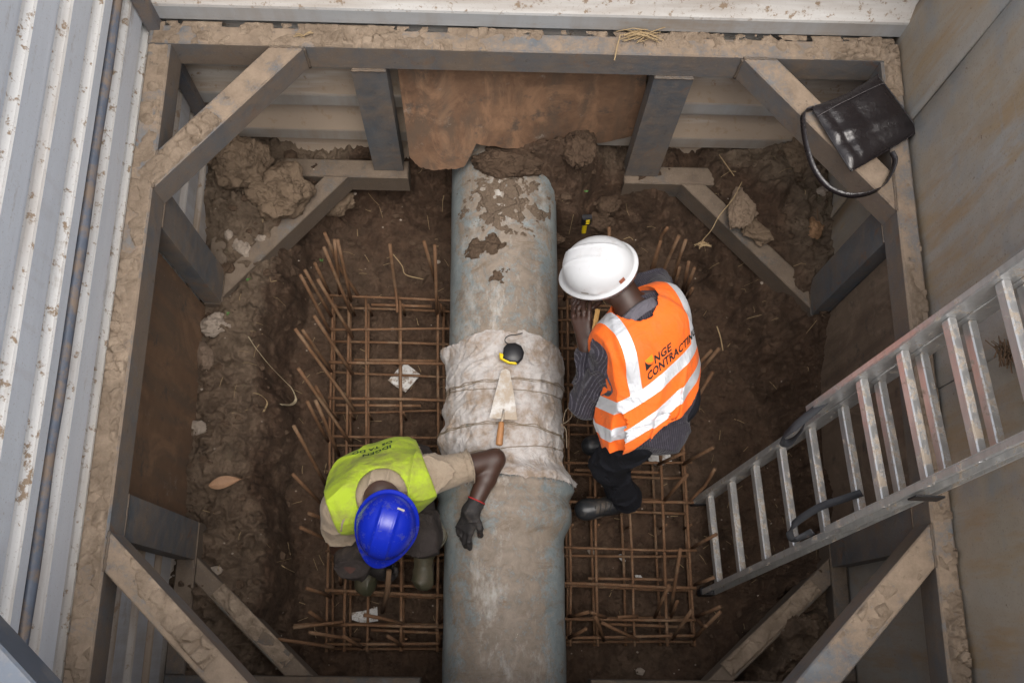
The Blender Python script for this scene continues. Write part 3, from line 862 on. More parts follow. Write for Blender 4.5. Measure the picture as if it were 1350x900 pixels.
def crust(poly_fn, L, W, size, cover, seed, parent, hmin=0.006, hmax=0.016, over=0.0, res=0.0038):
    hmax *= 1.25; size *= 1.25
    """layer of dried mud over [0, L] x [0, W]: uneven thickness, cracked into plates, thinning out to nothing"""
    ns, nt = max(4, int(L / res)), max(4, int(W / res))
    s_, t_ = np.meshgrid(np.linspace(0, L, ns + 1), np.linspace(-over, W + over, nt + 1), indexing='ij')
    z_ = np.full(s_.shape, seed * 3.7)
    ws = s_ + 0.005 * fbm(s_ * 40, t_ * 40, z_, 2, 71); wt = t_ + 0.005 * fbm(s_ * 40, t_ * 40, z_ + 9, 2, 72)
    cs = size * (1.0 + 0.5 * vnoise(s_ * 3, t_ * 3, z_, 5))
    u_, w_ = ws / size, wt / size
    iu, iw = np.floor(u_), np.floor(w_)
    f1 = np.full(s_.shape, 9.0); f2 = np.full(s_.shape, 9.0); tilt = np.zeros(s_.shape)
    for di in (-1, 0, 1):
        for dj in (-1, 0, 1):
            a, b = iu + di, iw + dj
            jx = _hash(a, b, a * 0 + 1, seed) * 0.5 + 0.5; jy = _hash(a, b, a * 0 + 2, seed) * 0.5 + 0.5
            d = np.hypot(a + jx - u_, b + jy - w_)
            hv = _hash(a, b, a * 0 + 3, seed)
            near = d < f1
            f2 = np.where(near, f1, np.minimum(f2, d)); tilt = np.where(near, hv, tilt); f1 = np.where(near, d, f1)
    gap = np.clip((f2 - f1 - 0.015) / 0.10, 0, 1); gap = gap * gap * (3 - 2 * gap)
    big = fbm(s_ * 2.6, t_ * 7, z_, 3, 81); mid = fbm(s_ * 14, t_ * 14, z_, 3, 82)
    th = cover * 0.9 + 0.28 + 0.85 * big + 0.25 * mid + 0.45 * tilt
    edge = np.minimum(1.0, np.minimum(t_ + over, W + over - t_) / 0.008)
    th = np.clip(th, -0.3, 1.2) * edge
    h = np.where(th > 0, hmin * 0.3 + th * (hmax - hmin * 0.3), th * 0.01 - 0.0015)
    mk = sstep(-0.35, 0.35, vnoise(s_ * 4.5, t_ * 9, z_ + 2, 84))       # plates in places, smears in others
    gap = gap * mk + (0.35 + 0.65 * gap) * 0.55 * (1 - mk)
    h = np.where(h > 0, h * (0.04 + 0.96 * gap) * (1 + 0.18 * mid) + 0.0018 * fbm(s_ * 90, t_ * 90, z_, 2, 83) - 0.001, h)
    V_ = [poly_fn(float(a), float(b), float(c)) for a, b, c in zip(s_.ravel(), t_.ravel(), h.ravel())]
    idx = np.arange(s_.size).reshape(s_.shape)
    Q = np.stack([idx[:-1, :-1], idx[1:, :-1], idx[1:, 1:], idx[:-1, 1:]], -1).reshape(-1, 4)
    hm = h.ravel()[Q].max(1)
    Q = Q[hm > -0.0008]
    if len(Q):
        o = mobj('mud_crust', V_, Q, CRUST, parent, True)
        bm = bmesh.new(); bm.from_mesh(o.data)
        bmesh.ops.delete(bm, geom=[v_ for v_ in bm.verts if not v_.link_faces], context='VERTS')
        if sum(f_.normal.z for f_ in bm.faces) < 0: bmesh.ops.reverse_faces(bm, faces=bm.faces)
        bm.to_mesh(o.data); bm.free()
        tag(o, kind='stuff')

def strip(p0, p1, width_dir, z):
    """(s, t, h) frame along p0 -> p1"""
    a = Vector((p1[0] - p0[0], p1[1] - p0[1])); a.normalize()
    w = Vector(width_dir).normalized()
    return lambda s, t, h: (p0[0] + a.x * s + w.x * t, p0[1] + a.y * s + w.y * t, z + h)

def beam(name, lo, hi, mat=STEEL):
    mb = MB(); mb.box(lo, hi, 0.006)
    return mb.build(name, mat, frame)

# upper ring
bn = beam('beam', (-1.292, 2.090, ZU0), (1.518, 2.168, ZU1))
bw = beam('beam', (-1.288, -0.158, ZU0), (-1.205, 2.089, ZU1 - 0.001))
be = beam('beam', (1.445, -0.158, ZU0), (1.516, 2.089, ZU1 - 0.002))
bs = beam('beam', (-1.290, -0.240, ZU0), (1.517, -0.159, ZU1))
crust(strip((-1.28, 2.094), (1.5, 2.094), (0, 1), ZU1), 2.78, 0.088, 0.030, -0.42, 1, bn, 0.005, 0.018, 0.004)
crust(strip((0.55, 2.125), (1.44, 2.125), (0, 1), ZU1), 0.90, 0.062, 0.036, 0.05, 12, bn, 0.012, 0.024, 0.004)
crust(strip((-1.286, -0.15), (-1.286, 2.085), (1, 0), ZU1), 2.23, 0.074, 0.030, 0.05, 2, bw, 0.005, 0.016, 0.0)
crust(strip((1.455, -0.15), (1.455, 2.16), (1, 0), ZU1), 2.3, 0.062, 0.030, -0.02, 3, be, 0.006, 0.020, 0.0)
# corner braces of the upper ring
def brace(poly, z0, z1, mat=STEEL):
    mb = MB(); mb.prism(poly, z0, z1, 0.005)
    return mb.build('corner_brace', mat, frame)
b1 = brace([(-1.204, 1.505), (-0.715, 2.089), (-0.842, 2.089), (-1.204, 1.655)], ZU0 + 0.002, ZU1 - 0.004)
b2 = brace([(0.925, 2.089), (1.444, 1.480), (1.444, 1.630), (1.054, 2.089)], ZU0 + 0.002, ZU1 - 0.004)
b3 = brace([(-1.204, 0.185), (-0.838, -0.158), (-0.705, -0.158), (-1.204, 0.310)], ZU0 + 0.002, ZU1 - 0.004)
b4 = brace([(0.930, -0.158), (1.075, -0.158), (1.444, 0.235), (1.444, 0.375)], ZU0 + 0.002, ZU1 - 0.004)
def brace_crust(b, a, c, inw, L, W, cov, seed, size=0.034):
    d = (Vector(c) - Vector(a)).normalized()
    crust(strip(a, c, inw, ZU1 - 0.004), L, W, size, cov, seed, b, 0.005, 0.016)
brace_crust(b1, (-1.203, 1.512), (-0.79, 2.005), (-0.77, 0.64), 0.34, 0.085, 0.5, 4)
brace_crust(b3, (-1.195, 0.200), (-0.86, -0.115), (0.69, 0.72), 0.45, 0.075, -0.05, 5)
brace_crust(b4, (1.42, 0.225), (1.06, -0.155), (-0.72, 0.69), 0.5, 0.085, -0.12, 6)
# weld beads along the ends of the braces
def weld(parent, a, b, z):
    mb = MB(); n = 14
    mb.tube([(a[0] + (b[0] - a[0]) * k / n + rnd.uniform(-.002, .002), a[1] + (b[1] - a[1]) * k / n + rnd.uniform(-.002, .002), z + rnd.uniform(-.001, .002)) for k in range(n + 1)], 0.005, 6)
    mb.build('weld_bead', STEEL_LOW, parent, True)
for b_, ends in ((b1, (((-0.842, 2.087), (-0.715, 2.087)), ((-1.203, 1.505), (-1.203, 1.655)))), (b2, (((0.925, 2.087), (1.054, 2.087)), ((1.443, 1.48), (1.443, 1.63)))),
                 (b3, (((-1.203, 0.185), (-1.203, 0.31)),)), (b4, (((1.443, 0.235), (1.443, 0.375)),))):
    for a_, c_ in ends: weld(b_, a_, c_, ZU1 - 0.004)
for p_, x_ in ((b1, -0.715), (b2, 0.925)):
    mb = MB(); mb.tube([(x_ + rnd.uniform(-.002, .002), 2.088, ZU0 + 0.004 + 0.13 * k / 10) for k in range(11)], 0.006, 6); mb.build('weld_bead', STEEL_LOW, p_, True)
# posts between the rings
for lo, hi in (((-0.560, 2.084), (-0.424, 2.160)), ((0.614, 2.084), (0.768, 2.160)),
               ((-1.286, 1.415), (-1.208, 1.572)), ((-1.286, 0.295), (-1.208, 0.448)),
               ((1.448, 1.415), (1.514, 1.572)), ((1.448, 0.300), (1.514, 0.462))):
    p = beam('post', (*lo, ZL1 + 0.001), (*hi, ZU0 - 0.001), STEEL_POST)
    # weld bead at the head of the post
    mb = MB()
    zz = ZU0 - 0.004
    if lo[1] > 2: pts = [(lo[0] + (hi[0] - lo[0]) * k / 10, lo[1] - 0.001 + 0.002 * rnd.random(), zz + 0.002 * rnd.random()) for k in range(11)]
    else:
        xx = hi[0] + 0.001 if lo[0] < 0 else lo[0] - 0.001
        pts = [(xx, lo[1] + (hi[1] - lo[1]) * k / 10, zz + 0.002 * rnd.random()) for k in range(11)]
    mb.tube(pts, 0.005, 6); mb.build('weld_bead', STEEL_LOW, p, True)
# lower ring, open where the pipe passes
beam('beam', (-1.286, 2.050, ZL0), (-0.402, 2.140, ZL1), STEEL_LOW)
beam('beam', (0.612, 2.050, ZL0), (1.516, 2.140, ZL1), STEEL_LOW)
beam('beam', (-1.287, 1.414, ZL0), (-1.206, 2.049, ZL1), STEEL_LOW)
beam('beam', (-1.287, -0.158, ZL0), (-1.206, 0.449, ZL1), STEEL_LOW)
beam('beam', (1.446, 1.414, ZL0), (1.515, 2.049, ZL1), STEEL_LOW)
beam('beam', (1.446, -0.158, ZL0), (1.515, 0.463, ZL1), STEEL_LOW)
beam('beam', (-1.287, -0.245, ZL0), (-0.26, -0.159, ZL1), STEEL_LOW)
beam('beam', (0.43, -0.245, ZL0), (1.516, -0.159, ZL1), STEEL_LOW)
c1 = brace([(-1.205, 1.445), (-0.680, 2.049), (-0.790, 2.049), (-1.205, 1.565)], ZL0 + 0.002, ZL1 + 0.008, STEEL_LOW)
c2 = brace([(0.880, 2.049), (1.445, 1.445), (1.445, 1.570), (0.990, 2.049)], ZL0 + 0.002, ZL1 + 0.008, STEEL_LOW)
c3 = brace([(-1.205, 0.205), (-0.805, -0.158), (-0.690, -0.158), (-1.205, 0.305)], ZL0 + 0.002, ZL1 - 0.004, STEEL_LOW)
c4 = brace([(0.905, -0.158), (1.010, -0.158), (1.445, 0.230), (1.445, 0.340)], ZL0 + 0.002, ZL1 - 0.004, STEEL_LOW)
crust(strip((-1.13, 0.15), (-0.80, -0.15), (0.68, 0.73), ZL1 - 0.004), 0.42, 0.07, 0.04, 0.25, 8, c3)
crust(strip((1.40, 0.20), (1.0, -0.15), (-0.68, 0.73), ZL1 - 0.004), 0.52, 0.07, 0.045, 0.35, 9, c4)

# brace of a higher ring, only its edge shows at the near left corner
mb = MB()
mb.prism([(-1.296, 0.050), (-0.94, -0.266), (-0.80, -0.266), (-1.296, 0.176)], 2.16, 2.30, 0.006)
tag(mb.build('corner_strut', STRUT), 'blue-grey steel strut cutting across the bottom left corner of the view', 'strut')

# ---- plates closing the gaps between the posts
def plate(name, outline, fn, mat, label, th=0.010, wob=0.006):
    n = len(outline)
    v = []
    for d in (0, th):
        for s, z in outline:
            v.append(fn(s, d + wob * mnoise.noise(Vector((s * 3, z * 3, 1))), z))
    f = [tuple(range(n)), tuple(reversed(range(n, 2 * n)))]
    for i in range(n):
        j = (i + 1) % n
        f.append((i, i + n, j + n, j))
    o = mobj(name, v, f, mat)
    bm = bmesh.new(); bm.from_mesh(o.data); bmesh.ops.recalc_face_normals(bm, faces=bm.faces); bm.to_mesh(o.data); bm.free()
    return tag(o, label, 'plate')

def ragged(a, b, n, amp, seed):
    rr = random.Random(seed)
    return [(a[0] + (b[0] - a[0]) * k / n, a[1] + (b[1] - a[1]) * k / n + rr.uniform(-amp, amp)) for k in range(n)]
def yplane(pxs): return [(p[0], p[2]) for p in pxs]
# the far sheet is pushed in by the soil at its lower left, where it rests on the pipe
nb = [(0.682, 2.172, 0.649), (0.609, 2.160, 0.611), (0.509, 2.150, 0.582), (0.369, 2.120, 0.596), (0.231, 2.095, 0.615), (0.060, 2.050, 0.686), (-0.085, 2.010, 0.755), (-0.098, 1.985, 0.711), (-0.129, 1.955, 0.646), (-0.172, 1.950, 0.639), (-0.222, 1.950, 0.644), (-0.280, 1.965, 0.633), (-0.334, 1.985, 0.635), (-0.372, 2.010, 0.678)]
rows = 10
fine = []
rr = random.Random(5)
for a, b in zip(nb[:-1], nb[1:]):
    for k in range(5):
        q = Vector(a).lerp(Vector(b), k / 5)
        fine.append(q + Vector((0, 0, rr.uniform(-.004, .004))))
fine.append(Vector(nb[-1]))
v, f = [], []
nf = len(fine)
for side in (0, 0.007):
    for i, q in enumerate(fine):
        u = i / (nf - 1)
        tx = 0.606 + (-0.392 - 0.606) * u
        for k in range(rows + 1):
            t = k / rows
            s_ = t * (1.6 - 0.6 * t)
            x = q.x + (tx - q.x) * min(1, t * 1.6)
            z = q.z + (1.36 - q.z) * t
            yb = float(np.interp(x, (-0.4, -0.25, -0.12, 0.0, 0.2, 0.4, 0.6), (1.99, 1.955, 1.975, 2.02, 2.09, 2.14, 2.172)))
            y = 2.172 - (2.172 - yb) * min(1.0, max(0.0, (1.2 - z) / 0.6)) ** 1.2
            v.append((x, y + side + 0.004 * mnoise.noise(Vector((x * 3, z * 3, 1))), z))
N1 = nf * (rows + 1)
for i in range(nf - 1):
    for k in range(rows):
        a = i * (rows + 1) + k
        f.append((a, a + 1, a + rows + 2, a + rows + 1)); f.append((N1 + a, N1 + a + rows + 1, N1 + a + rows + 2, N1 + a + 1))
    a = i * (rows + 1)
    f.append((a, a + rows + 1, N1 + a + rows + 1, N1 + a))
for i in (0, nf - 1):
    for k in range(rows):
        a = i * (rows + 1) + k
        f.append((a, N1 + a, N1 + a + 1, a + 1))
o = mobj('brown_plate', v, f, BROWN)
bm = bmesh.new(); bm.from_mesh(o.data); bmesh.ops.recalc_face_normals(bm, faces=bm.faces); bm.to_mesh(o.data); bm.free()
tag(o, 'rusty brown sheet with a notched ragged bottom edge, behind the far beam above the pipe', 'plate')
wb = [(0.455, 0.22), (0.60, 0.22), (0.90, 0.23), (1.20, 0.25), (1.34, 0.30), (1.408, 0.36)]
ol = []
for a, b in zip(wb[:-1], wb[1:]): ol += ragged(a, b, 5, 0.003, int(a[0] * 997))
ol += [wb[-1], (1.408, 1.36), (0.455, 1.36)]
plate('brown_plate', ol, lambda s, d, z: (-1.289 - d * 0.8, s, z), m_brown('brown_plate_dark', (0.13, 0.075, 0.044), (0.20, 0.118, 0.068)), 'smooth rusty brown sheet below the left beam, between two posts', 0.007, 0.002)
eb = [(0.466, 0.20), (0.8, 0.22), (1.15, 0.24), (1.33, 0.26), (1.39, 0.30), (1.408, 0.34)]
ol = []
for a, b in zip(eb[:-1], eb[1:]): ol += ragged(a, b, 5, 0.006, int(a[0] * 991))
ol += [(1.41, 1.02), (1.408, 1.36), (0.466, 1.36)]
plate('brown_plate', ol, lambda s, d, z: (1.509 + d * 0.6, s, z), m_brown('grey_brown_plate', (0.15, 0.105, 0.072), (0.23, 0.17, 0.12)), 'grey-brown muddy sheet below the right beam, behind the ladder', 0.007, 0.002)

# ================================================================== PIPE
def paxis(y): return 0.0785 - 0.0148 * (y + 0.15)
PZ = 0.42
def pipe_mesh(prof, seed, amp=0.0012, n=96):
    """lathe (y, r) along the pipe axis"""
    v, f = [], []
    for y, r in prof:
        for j in range(n):
            w = 2 * math.pi * j / n
            rr = r + amp * mnoise.noise(Vector((math.sin(w) * 4, math.cos(w) * 4, y * 6 + seed)))
            v.append((paxis(y) + rr * math.sin(w), y, PZ + rr * math.cos(w)))
    for i in range(len(prof) - 1):
        for j in range(n):
            j2 = (j + 1) % n
            f.append((i * n + j, (i + 1) * n + j, (i + 1) * n + j2, i * n + j2))
    return v, f
R1, R2 = 0.241, 0.249
v, f = pipe_mesh([(y, R1) for y in np.linspace(0.50, 2.16, 70)], 1)
tag(mobj('pipe_spigot', v, f, PIPE, None, True), 'grey-blue pipe running from the cloth wrapping into the soil of the far wall', 'pipe')
def bell(y):
    # barrel, swelling into the socket with a raised lip
    s = float(sstep(0.385, 0.475, y))
    lip = 0.010 * math.exp(-((y - 0.595) / 0.020) ** 2) - 0.006 * math.exp(-((y - 0.545) / 0.018) ** 2)
    return R2 + 0.034 * s + lip * 1.5
prof = [(y, bell(y)) for y in np.linspace(-0.262, 0.62, 70)] + [(0.625, 0.268), (0.626, 0.245)]
v, f = pipe_mesh(prof, 9, 0.0022)
pipe2 = tag(mobj('pipe_socket', v, f, PIPE, None, True), 'grey-blue pipe with a swollen socket in the foreground, smeared with mud', 'pipe')
# wet mud stuck to the far pipe
def on_pipe(x, y, dr=0.0, r=R1):
    dx = x - paxis(y)
    dx = max(-r * 0.98, min(r * 0.98, dx))
    th = math.asin(dx / r)
    return (paxis(y) + (r + dr) * math.sin(th), y, PZ + (r + dr) * math.cos(th))
def mud_patch(cx, cy, lx, ly, hgt, seed, mat, thr=0.1, res=0.004, r=R1):
    nx, ny = int(2 * lx / res), int(2 * ly / res)
    H = {}
    v, f = [], []
    for i in range(nx + 1):
        for j in range(ny + 1):
            x, y = cx - lx + i * res, cy - ly + j * res
            e = 1 - ((x - cx) / lx) ** 2 - ((y - cy) / ly) ** 2
            q = e * 0.8 + 0.95 * mnoise.fractal(Vector((x * 17, y * 17, seed)), 0.55, 2.2, 6) - 0.25
            H[i, j] = len(v)
            h = max(-0.004, min(1, (q - thr) * 2.2) * hgt * (0.7 + 0.5 * mnoise.noise(Vector((x * 50, y * 50, seed)))))
            v.append(on_pipe(x, y, h, r))
    Hh = [0] * len(v)
    for i in range(nx):
        for j in range(ny):
            q = (H[i, j], H[i + 1, j], H[i + 1, j + 1], H[i, j + 1])
            f.append(q)
    def keep(q):
        c = Vector((0, 0, 0))
        return any((Vector((v[k][0] - paxis(v[k][1]), v[k][2] - PZ)).length - r) > 0.0008 for k in q)
    f = [q for q in f if keep(q)]
    return mobj('mud_lump', v, f, mat, None, True)
WETMUD = m_clod('wet_mud', (0.075, 0.050, 0.033), (0.15, 0.105, 0.072))
FILMMUD = m_clod('film_mud', (0.11, 0.082, 0.058), (0.20, 0.15, 0.11))
c = (-0.041, 1.617, 0.660)
tag(mud_patch(c[0], c[1], 0.10, 0.055, 0.016, 3.3, WETMUD), 'dark crumbly lump of mud lying on the far pipe', 'mud')
c = (0.044, 1.825, 0.660)
tag(mud_patch(c[0], c[1], 0.21, 0.16, 0.005, 8.1, FILMMUD, 0.10), 'broad peeling film of brown mud at the far end of the pipe', 'mud')
c = (0.036, 1.479, 0.660)
tag(mud_patch(c[0], c[1], 0.075, 0.06, 0.006, 5.5, WETMUD, 0.42), 'small dark mud splash on the far pipe nearest the cloth', 'mud')

# ================================================================== CLOTH WRAPPING
CY0, CY1 = 0.625, (0.055, 1.210, 0.670)[1]
cords = [((0.067, 1.015, 0.680)[1], 0.012), ((0.068, 0.986, 0.680)[1], -0.010), ((0.070, 0.818, 0.680)[1], 0.016), ((0.071, 0.737, 0.680)[1], -0.022)]
def cord_y(i, th): return cords[i][0] + cords[i][1] * math.sin(th * 1.3 + i) + 0.006 * mnoise.noise(Vector((th * 3, i * 7, 0)))
def cloth_r(th, y):
    r = R1 + 0.008 + 0.040 * float(sstep(0.70, 0.63, y))
    nn = mnoise.fractal(Vector((th * 1.5 + 3, y * 13, 2.2)), 0.8, 2.0, 3)
    r += 0.004 * nn
    f1 = 1 - abs(mnoise.noise(Vector((th * 1.6 + y * 3.5, y * 20 - th * 2.2, 5.5))))
    r += 0.006 * (max(0, f1 - 0.80) / 0.20) ** 1.5
    for i in range(len(cords)):
        dy = y - cord_y(i, th)
        r -= 0.004 * math.exp(-(dy / 0.010) ** 2)
        r += 0.006 * math.exp(-(dy / 0.05) ** 2) * mnoise.noise(Vector((th * 9, y * 4, i * 3.1)))
    # loose flaps on the left flank
    if th < -0.9:
        a = min(1.0, (-0.9 - th) / 0.5)
        r += a * a * (0.030 * math.exp(-((y - 1.19) / 0.03) ** 2) + 0.036 * math.exp(-((y - 0.80) / 0.05) ** 2) + 0.015 * math.exp(-((y - 0.93) / 0.03) ** 2) + 0.003 * (1 + mnoise.noise(Vector((y * 14, 3, th * 4)))))
    if th > 1.0:
        a = min(1.0, (th - 1.0) / 0.5)
        r += a * a * (0.010 * math.exp(-((y - 1.1) / 0.08) ** 2) + 0.003 * (1 + mnoise.noise(Vector((y * 16, 9, th * 4)))))
    return r
wrap = thing('cloth_wrapping', (paxis(0.9), 0.9, PZ + R1), 'dirty white cloth wrapped round the pipe joint and tied with cords', 'cloth')
nT, nYc = 150, 150
v, uvs = [], []
for i in range(nT + 1):
    th = -1.75 + 3.5 * i / nT
    e0 = CY0 + 0.014 * mnoise.fractal(Vector((th * 2.5, 1.7, 0)), 0.7, 2.2, 4) - 0.012 * math.cos(th * 1.2) + (0.02 * math.exp(-((th - 1.35) / 0.18) ** 2) * -1)
    e1 = CY1 + 0.018 * mnoise.fractal(Vector((th * 2.2, 7.7, 0)), 0.7, 2.2, 4) - 0.03 * max(0, abs(th) - 0.5) + 0.012
    for j in range(nYc + 1):
        y = e0 + (e1 - e0) * j / nYc
        r = cloth_r(th, y)
        jj = min(j, nYc - j)
        if jj < 3: r += 0.004 * mnoise.noise(Vector((th * 20, j, 0))) - 0.001
        if j < 5 and th > 1.1: r += 0.012 * (5 - j) / 5
        v.append((paxis(y) + r * math.sin(th), y, PZ + r * math.cos(th)))
f = []
for i in range(nT):
    for j in range(nYc):
        a = i * (nYc + 1) + j
        f.append((a, a + nYc + 1, a + nYc + 2, a + 1))
mobj('cloth', v, f, HESSIAN, wrap, True)
for i in range(len(cords)):
    for s in ((0.0, 0.006) if i in (0, 2) else (0.0,)):
        pts = []
        for k in range(80):
            th = -1.7 + 3.4 * k / 79
            y = cord_y(i, th) + s * (1 + 0.8 * mnoise.noise(Vector((th * 5, s * 999, i))))
            r = cloth_r(th, y) + 0.0035
            pts.append((paxis(y) + r * math.sin(th), y, PZ + r * math.cos(th)))
        mb = MB(); mb.tube(pts, 0.0017, 6); mb.build('cord', CORD, wrap, True)
mb = MB()   # knot loop standing out on the right flank
lp = [(0.304, 0.858, 0.600), (0.316, 0.906, 0.600), (0.335, 0.917, 0.600), (0.341, 0.884, 0.600), (0.319, 0.858, 0.600), (0.297, 0.845, 0.600), (0.316, 0.826, 0.600), (0.319, 0.750, 0.600)]
mb.tube(spline(lp, 6), 0.002, 6); mb.build('cord', CORD, wrap, True)
# frayed threads along the near edge
mb = MB()
rr = random.Random(4)
for k in range(90):
    th = rr.uniform(-1.5, 1.6)
    y = CY0 - 0.012 * math.cos(th * 1.2) + 0.014 * mnoise.fractal(Vector((th * 2.5, 1.7, 0)), 0.7, 2.2, 4)
    r = cloth_r(th, y) + 0.001
    p = Vector((paxis(y) + r * math.sin(th), y, PZ + r * math.cos(th)))
    q = p + Vector((rr.uniform(-.01, .01), -rr.uniform(.004, .02), rr.uniform(-.004, .003)))
    mb.tube([p, (p + q) / 2 + Vector((rr.uniform(-.003, .003), 0, 0.001)), q], 0.0008, 4)
tag(mb.build('frayed_thread', HESSIAN, wrap), kind='stuff')

# ================================================================== REBAR CAGES
ZT, ZB = 0.200, 0.036
RB = 0.0070
def bar(pts, parent, r=RB, seed=0, wob=0.003):
    pts = [Vector(p) for p in pts]
    out = []
    for i, p in enumerate(pts[:-1]):
        q = pts[i + 1]
        m = max(2, int((q - p).length / 0.12))
        for k in range(m):
            w = p.lerp(q, k / m)
            s = 1 if (i, k) != (0, 0) else 0
            out.append(w + Vector((mnoise.noise(w * 2 + Vector((seed, 0, 0))), mnoise.noise(w * 2 + Vector((0, seed, 5))), mnoise.noise(w * 2 + Vector((9, 0, seed))))) * wob * s)
    out.append(pts[-1])
    mb = MB(); mb.tube(out, r, 7)
    return mb.build('bar', REBAR, parent, True)

def cage(name, label, rows, cols, xl, xr, loc, skew=0.0):
    """rows: y of the cross bars; cols: ((x far, y far), (x near, y near)) of the long bars; xl, xr: ends as functions of y"""
    t = thing(name, loc, label, 'rebar cage')
    rr = random.Random(len(label))
    for k, y in enumerate(rows):
        for z, dy in ((ZT, 0), (ZB, -0.012 + rr.uniform(-.018, .018))):
            bar([(xl(y) - 0.012 + rr.uniform(-.008, .004), y + dy + rr.uniform(-.006, .006), z + 0.012), (xr(y) + rr.uniform(-.004, .012), y + dy + rr.uniform(-.016, .016) + skew, z + 0.012 + rr.uniform(-.006, .004))], t, RB * rr.uniform(0.85, 1.1), k, 0.008)
        if k % 3 != 1:   # a second bar lapped beside it
            dy = rr.uniform(0.018, 0.028) * rr.choice((-1, 1))
            a = rr.uniform(0, .4); b = rr.uniform(.6, 1)
            X = lambda u: xl(y) + (xr(y) - xl(y)) * u
            bar([(X(a), y + dy, ZT - 0.03), (X(b), y + dy + rr.uniform(-.01, .01), ZT - 0.03)], t, RB, k + 30)
    for k, (pa, pb) in enumerate(cols):
        for z, dx in ((ZT - 0.003, 0), (ZB - 0.003, rr.uniform(-.022, .022))):
            bar([(pa[0] + dx, pa[1] + 0.01, z), (pb[0] + dx + rr.uniform(-.016, .016), pb[1] - 0.02, z)], t, RB * rr.uniform(0.85, 1.1), k + 60, 0.008)
        for w in (0.02, 0.35, 0.68, 0.98):   # upright links between the two mats
            x, y = pa[0] + (pb[0] - pa[0]) * w, pa[1] + (pb[1] - pa[1]) * w
            bar([(x + 0.012, y, ZB), (x + 0.012, y, ZT)], t, RB * 0.8, k)
    m = MB()                                            # tying wire twisted round the crossings
    for y in rows:
        for pa, pb in cols:
            if rr.random() < 0.25: continue
            u = (y - pa[1]) / (pb[1] - pa[1])
            c = Vector((pa[0] + (pb[0] - pa[0]) * u, y, ZT + 0.006))
            a = rr.choice((0.8, -0.8)) + rr.uniform(-.2, .2)
            d = Vector((math.cos(a), math.sin(a), 0))
            m.tube([c - d * 0.013 - Vector((0, 0, 0.012)), c - d * 0.010 + Vector((0, 0, 0.012)), c + Vector((0, 0, 0.017)), c + d * 0.010 + Vector((0, 0, 0.012)), c + d * 0.013 - Vector((0, 0, 0.012))], 0.0014, 5)
            m.tube([c + Vector((0, 0, 0.016)), c + Vector((rr.uniform(-.012, .012), rr.uniform(-.012, .012), 0.028))], 0.0016, 5)
    tag(m.build('tie_wire', REBAR, t, True), kind='stuff')
    return t
rowsL = [(-0.494, 1.523, 0.200)[1], (-0.486, 1.362, 0.200)[1], (-0.478, 1.201, 0.200)[1], (-0.470, 1.036, 0.200)[1], (-0.462, 0.864, 0.200)[1], (-0.454, 0.695, 0.200)[1], (-0.446, 0.524, 0.200)[1], (-0.437, 0.350, 0.200)[1], (-0.429, 0.186, 0.200)[1], (-0.423, 0.048, 0.200)[1], (-0.419, -0.033, 0.200)[1]]
colsL = [((-0.750, 1.517, 0.200)[:2], (-0.669, -0.045, 0.200)[:2]), ((-0.675, 1.519, 0.200)[:2], (-0.592, -0.044, 0.200)[:2]), ((-0.593, 1.520, 0.200)[:2], (-0.512, -0.043, 0.200)[:2]), ((-0.433, 1.524, 0.200)[:2], (-0.351, -0.041, 0.200)[:2]), ((-0.252, 1.528, 0.200)[:2], (-0.203, -0.040, 0.200)[:2])]
cageL = cage('rebar_cage', 'rusty rebar cage on the pit floor left of the pipe, under the crouching worker', rowsL, colsL,
             lambda y: -0.669 - 0.052 * (y + 0.04), lambda y: -0.12, (-0.45, 0.75, 0.0))
rowsR = [(0.652, 1.539, 0.200)[1], (0.650, 1.429, 0.200)[1], (0.647, 1.288, 0.200)[1], (0.643, 1.120, 0.200)[1], (0.639, 0.935, 0.200)[1], (0.634, 0.751, 0.200)[1], (0.631, 0.587, 0.200)[1], (0.626, 0.381, 0.200)[1], (0.623, 0.229, 0.200)[1], (0.619, 0.086, 0.200)[1], (0.618, 0.007, 0.200)[1]]
colsR = [((0.357, 1.533, 0.200)[:2], (0.367, -0.011, 0.200)[:2]), ((0.465, 1.535, 0.200)[:2], (0.487, -0.010, 0.200)[:2]), ((0.609, 1.538, 0.200)[:2], (0.630, -0.008, 0.200)[:2]), ((0.768, 1.541, 0.200)[:2], (0.787, -0.006, 0.200)[:2]), ((0.876, 1.543, 0.200)[:2], (0.898, -0.005, 0.200)[:2])]
cageR = cage('rebar_cage', 'rusty rebar cage on the pit floor right of the pipe, under the standing worker', rowsR, colsR,
             lambda y: 0.29, lambda y: 0.912 - 0.004 * y, (0.62, 0.75, 0.0), 0.004)
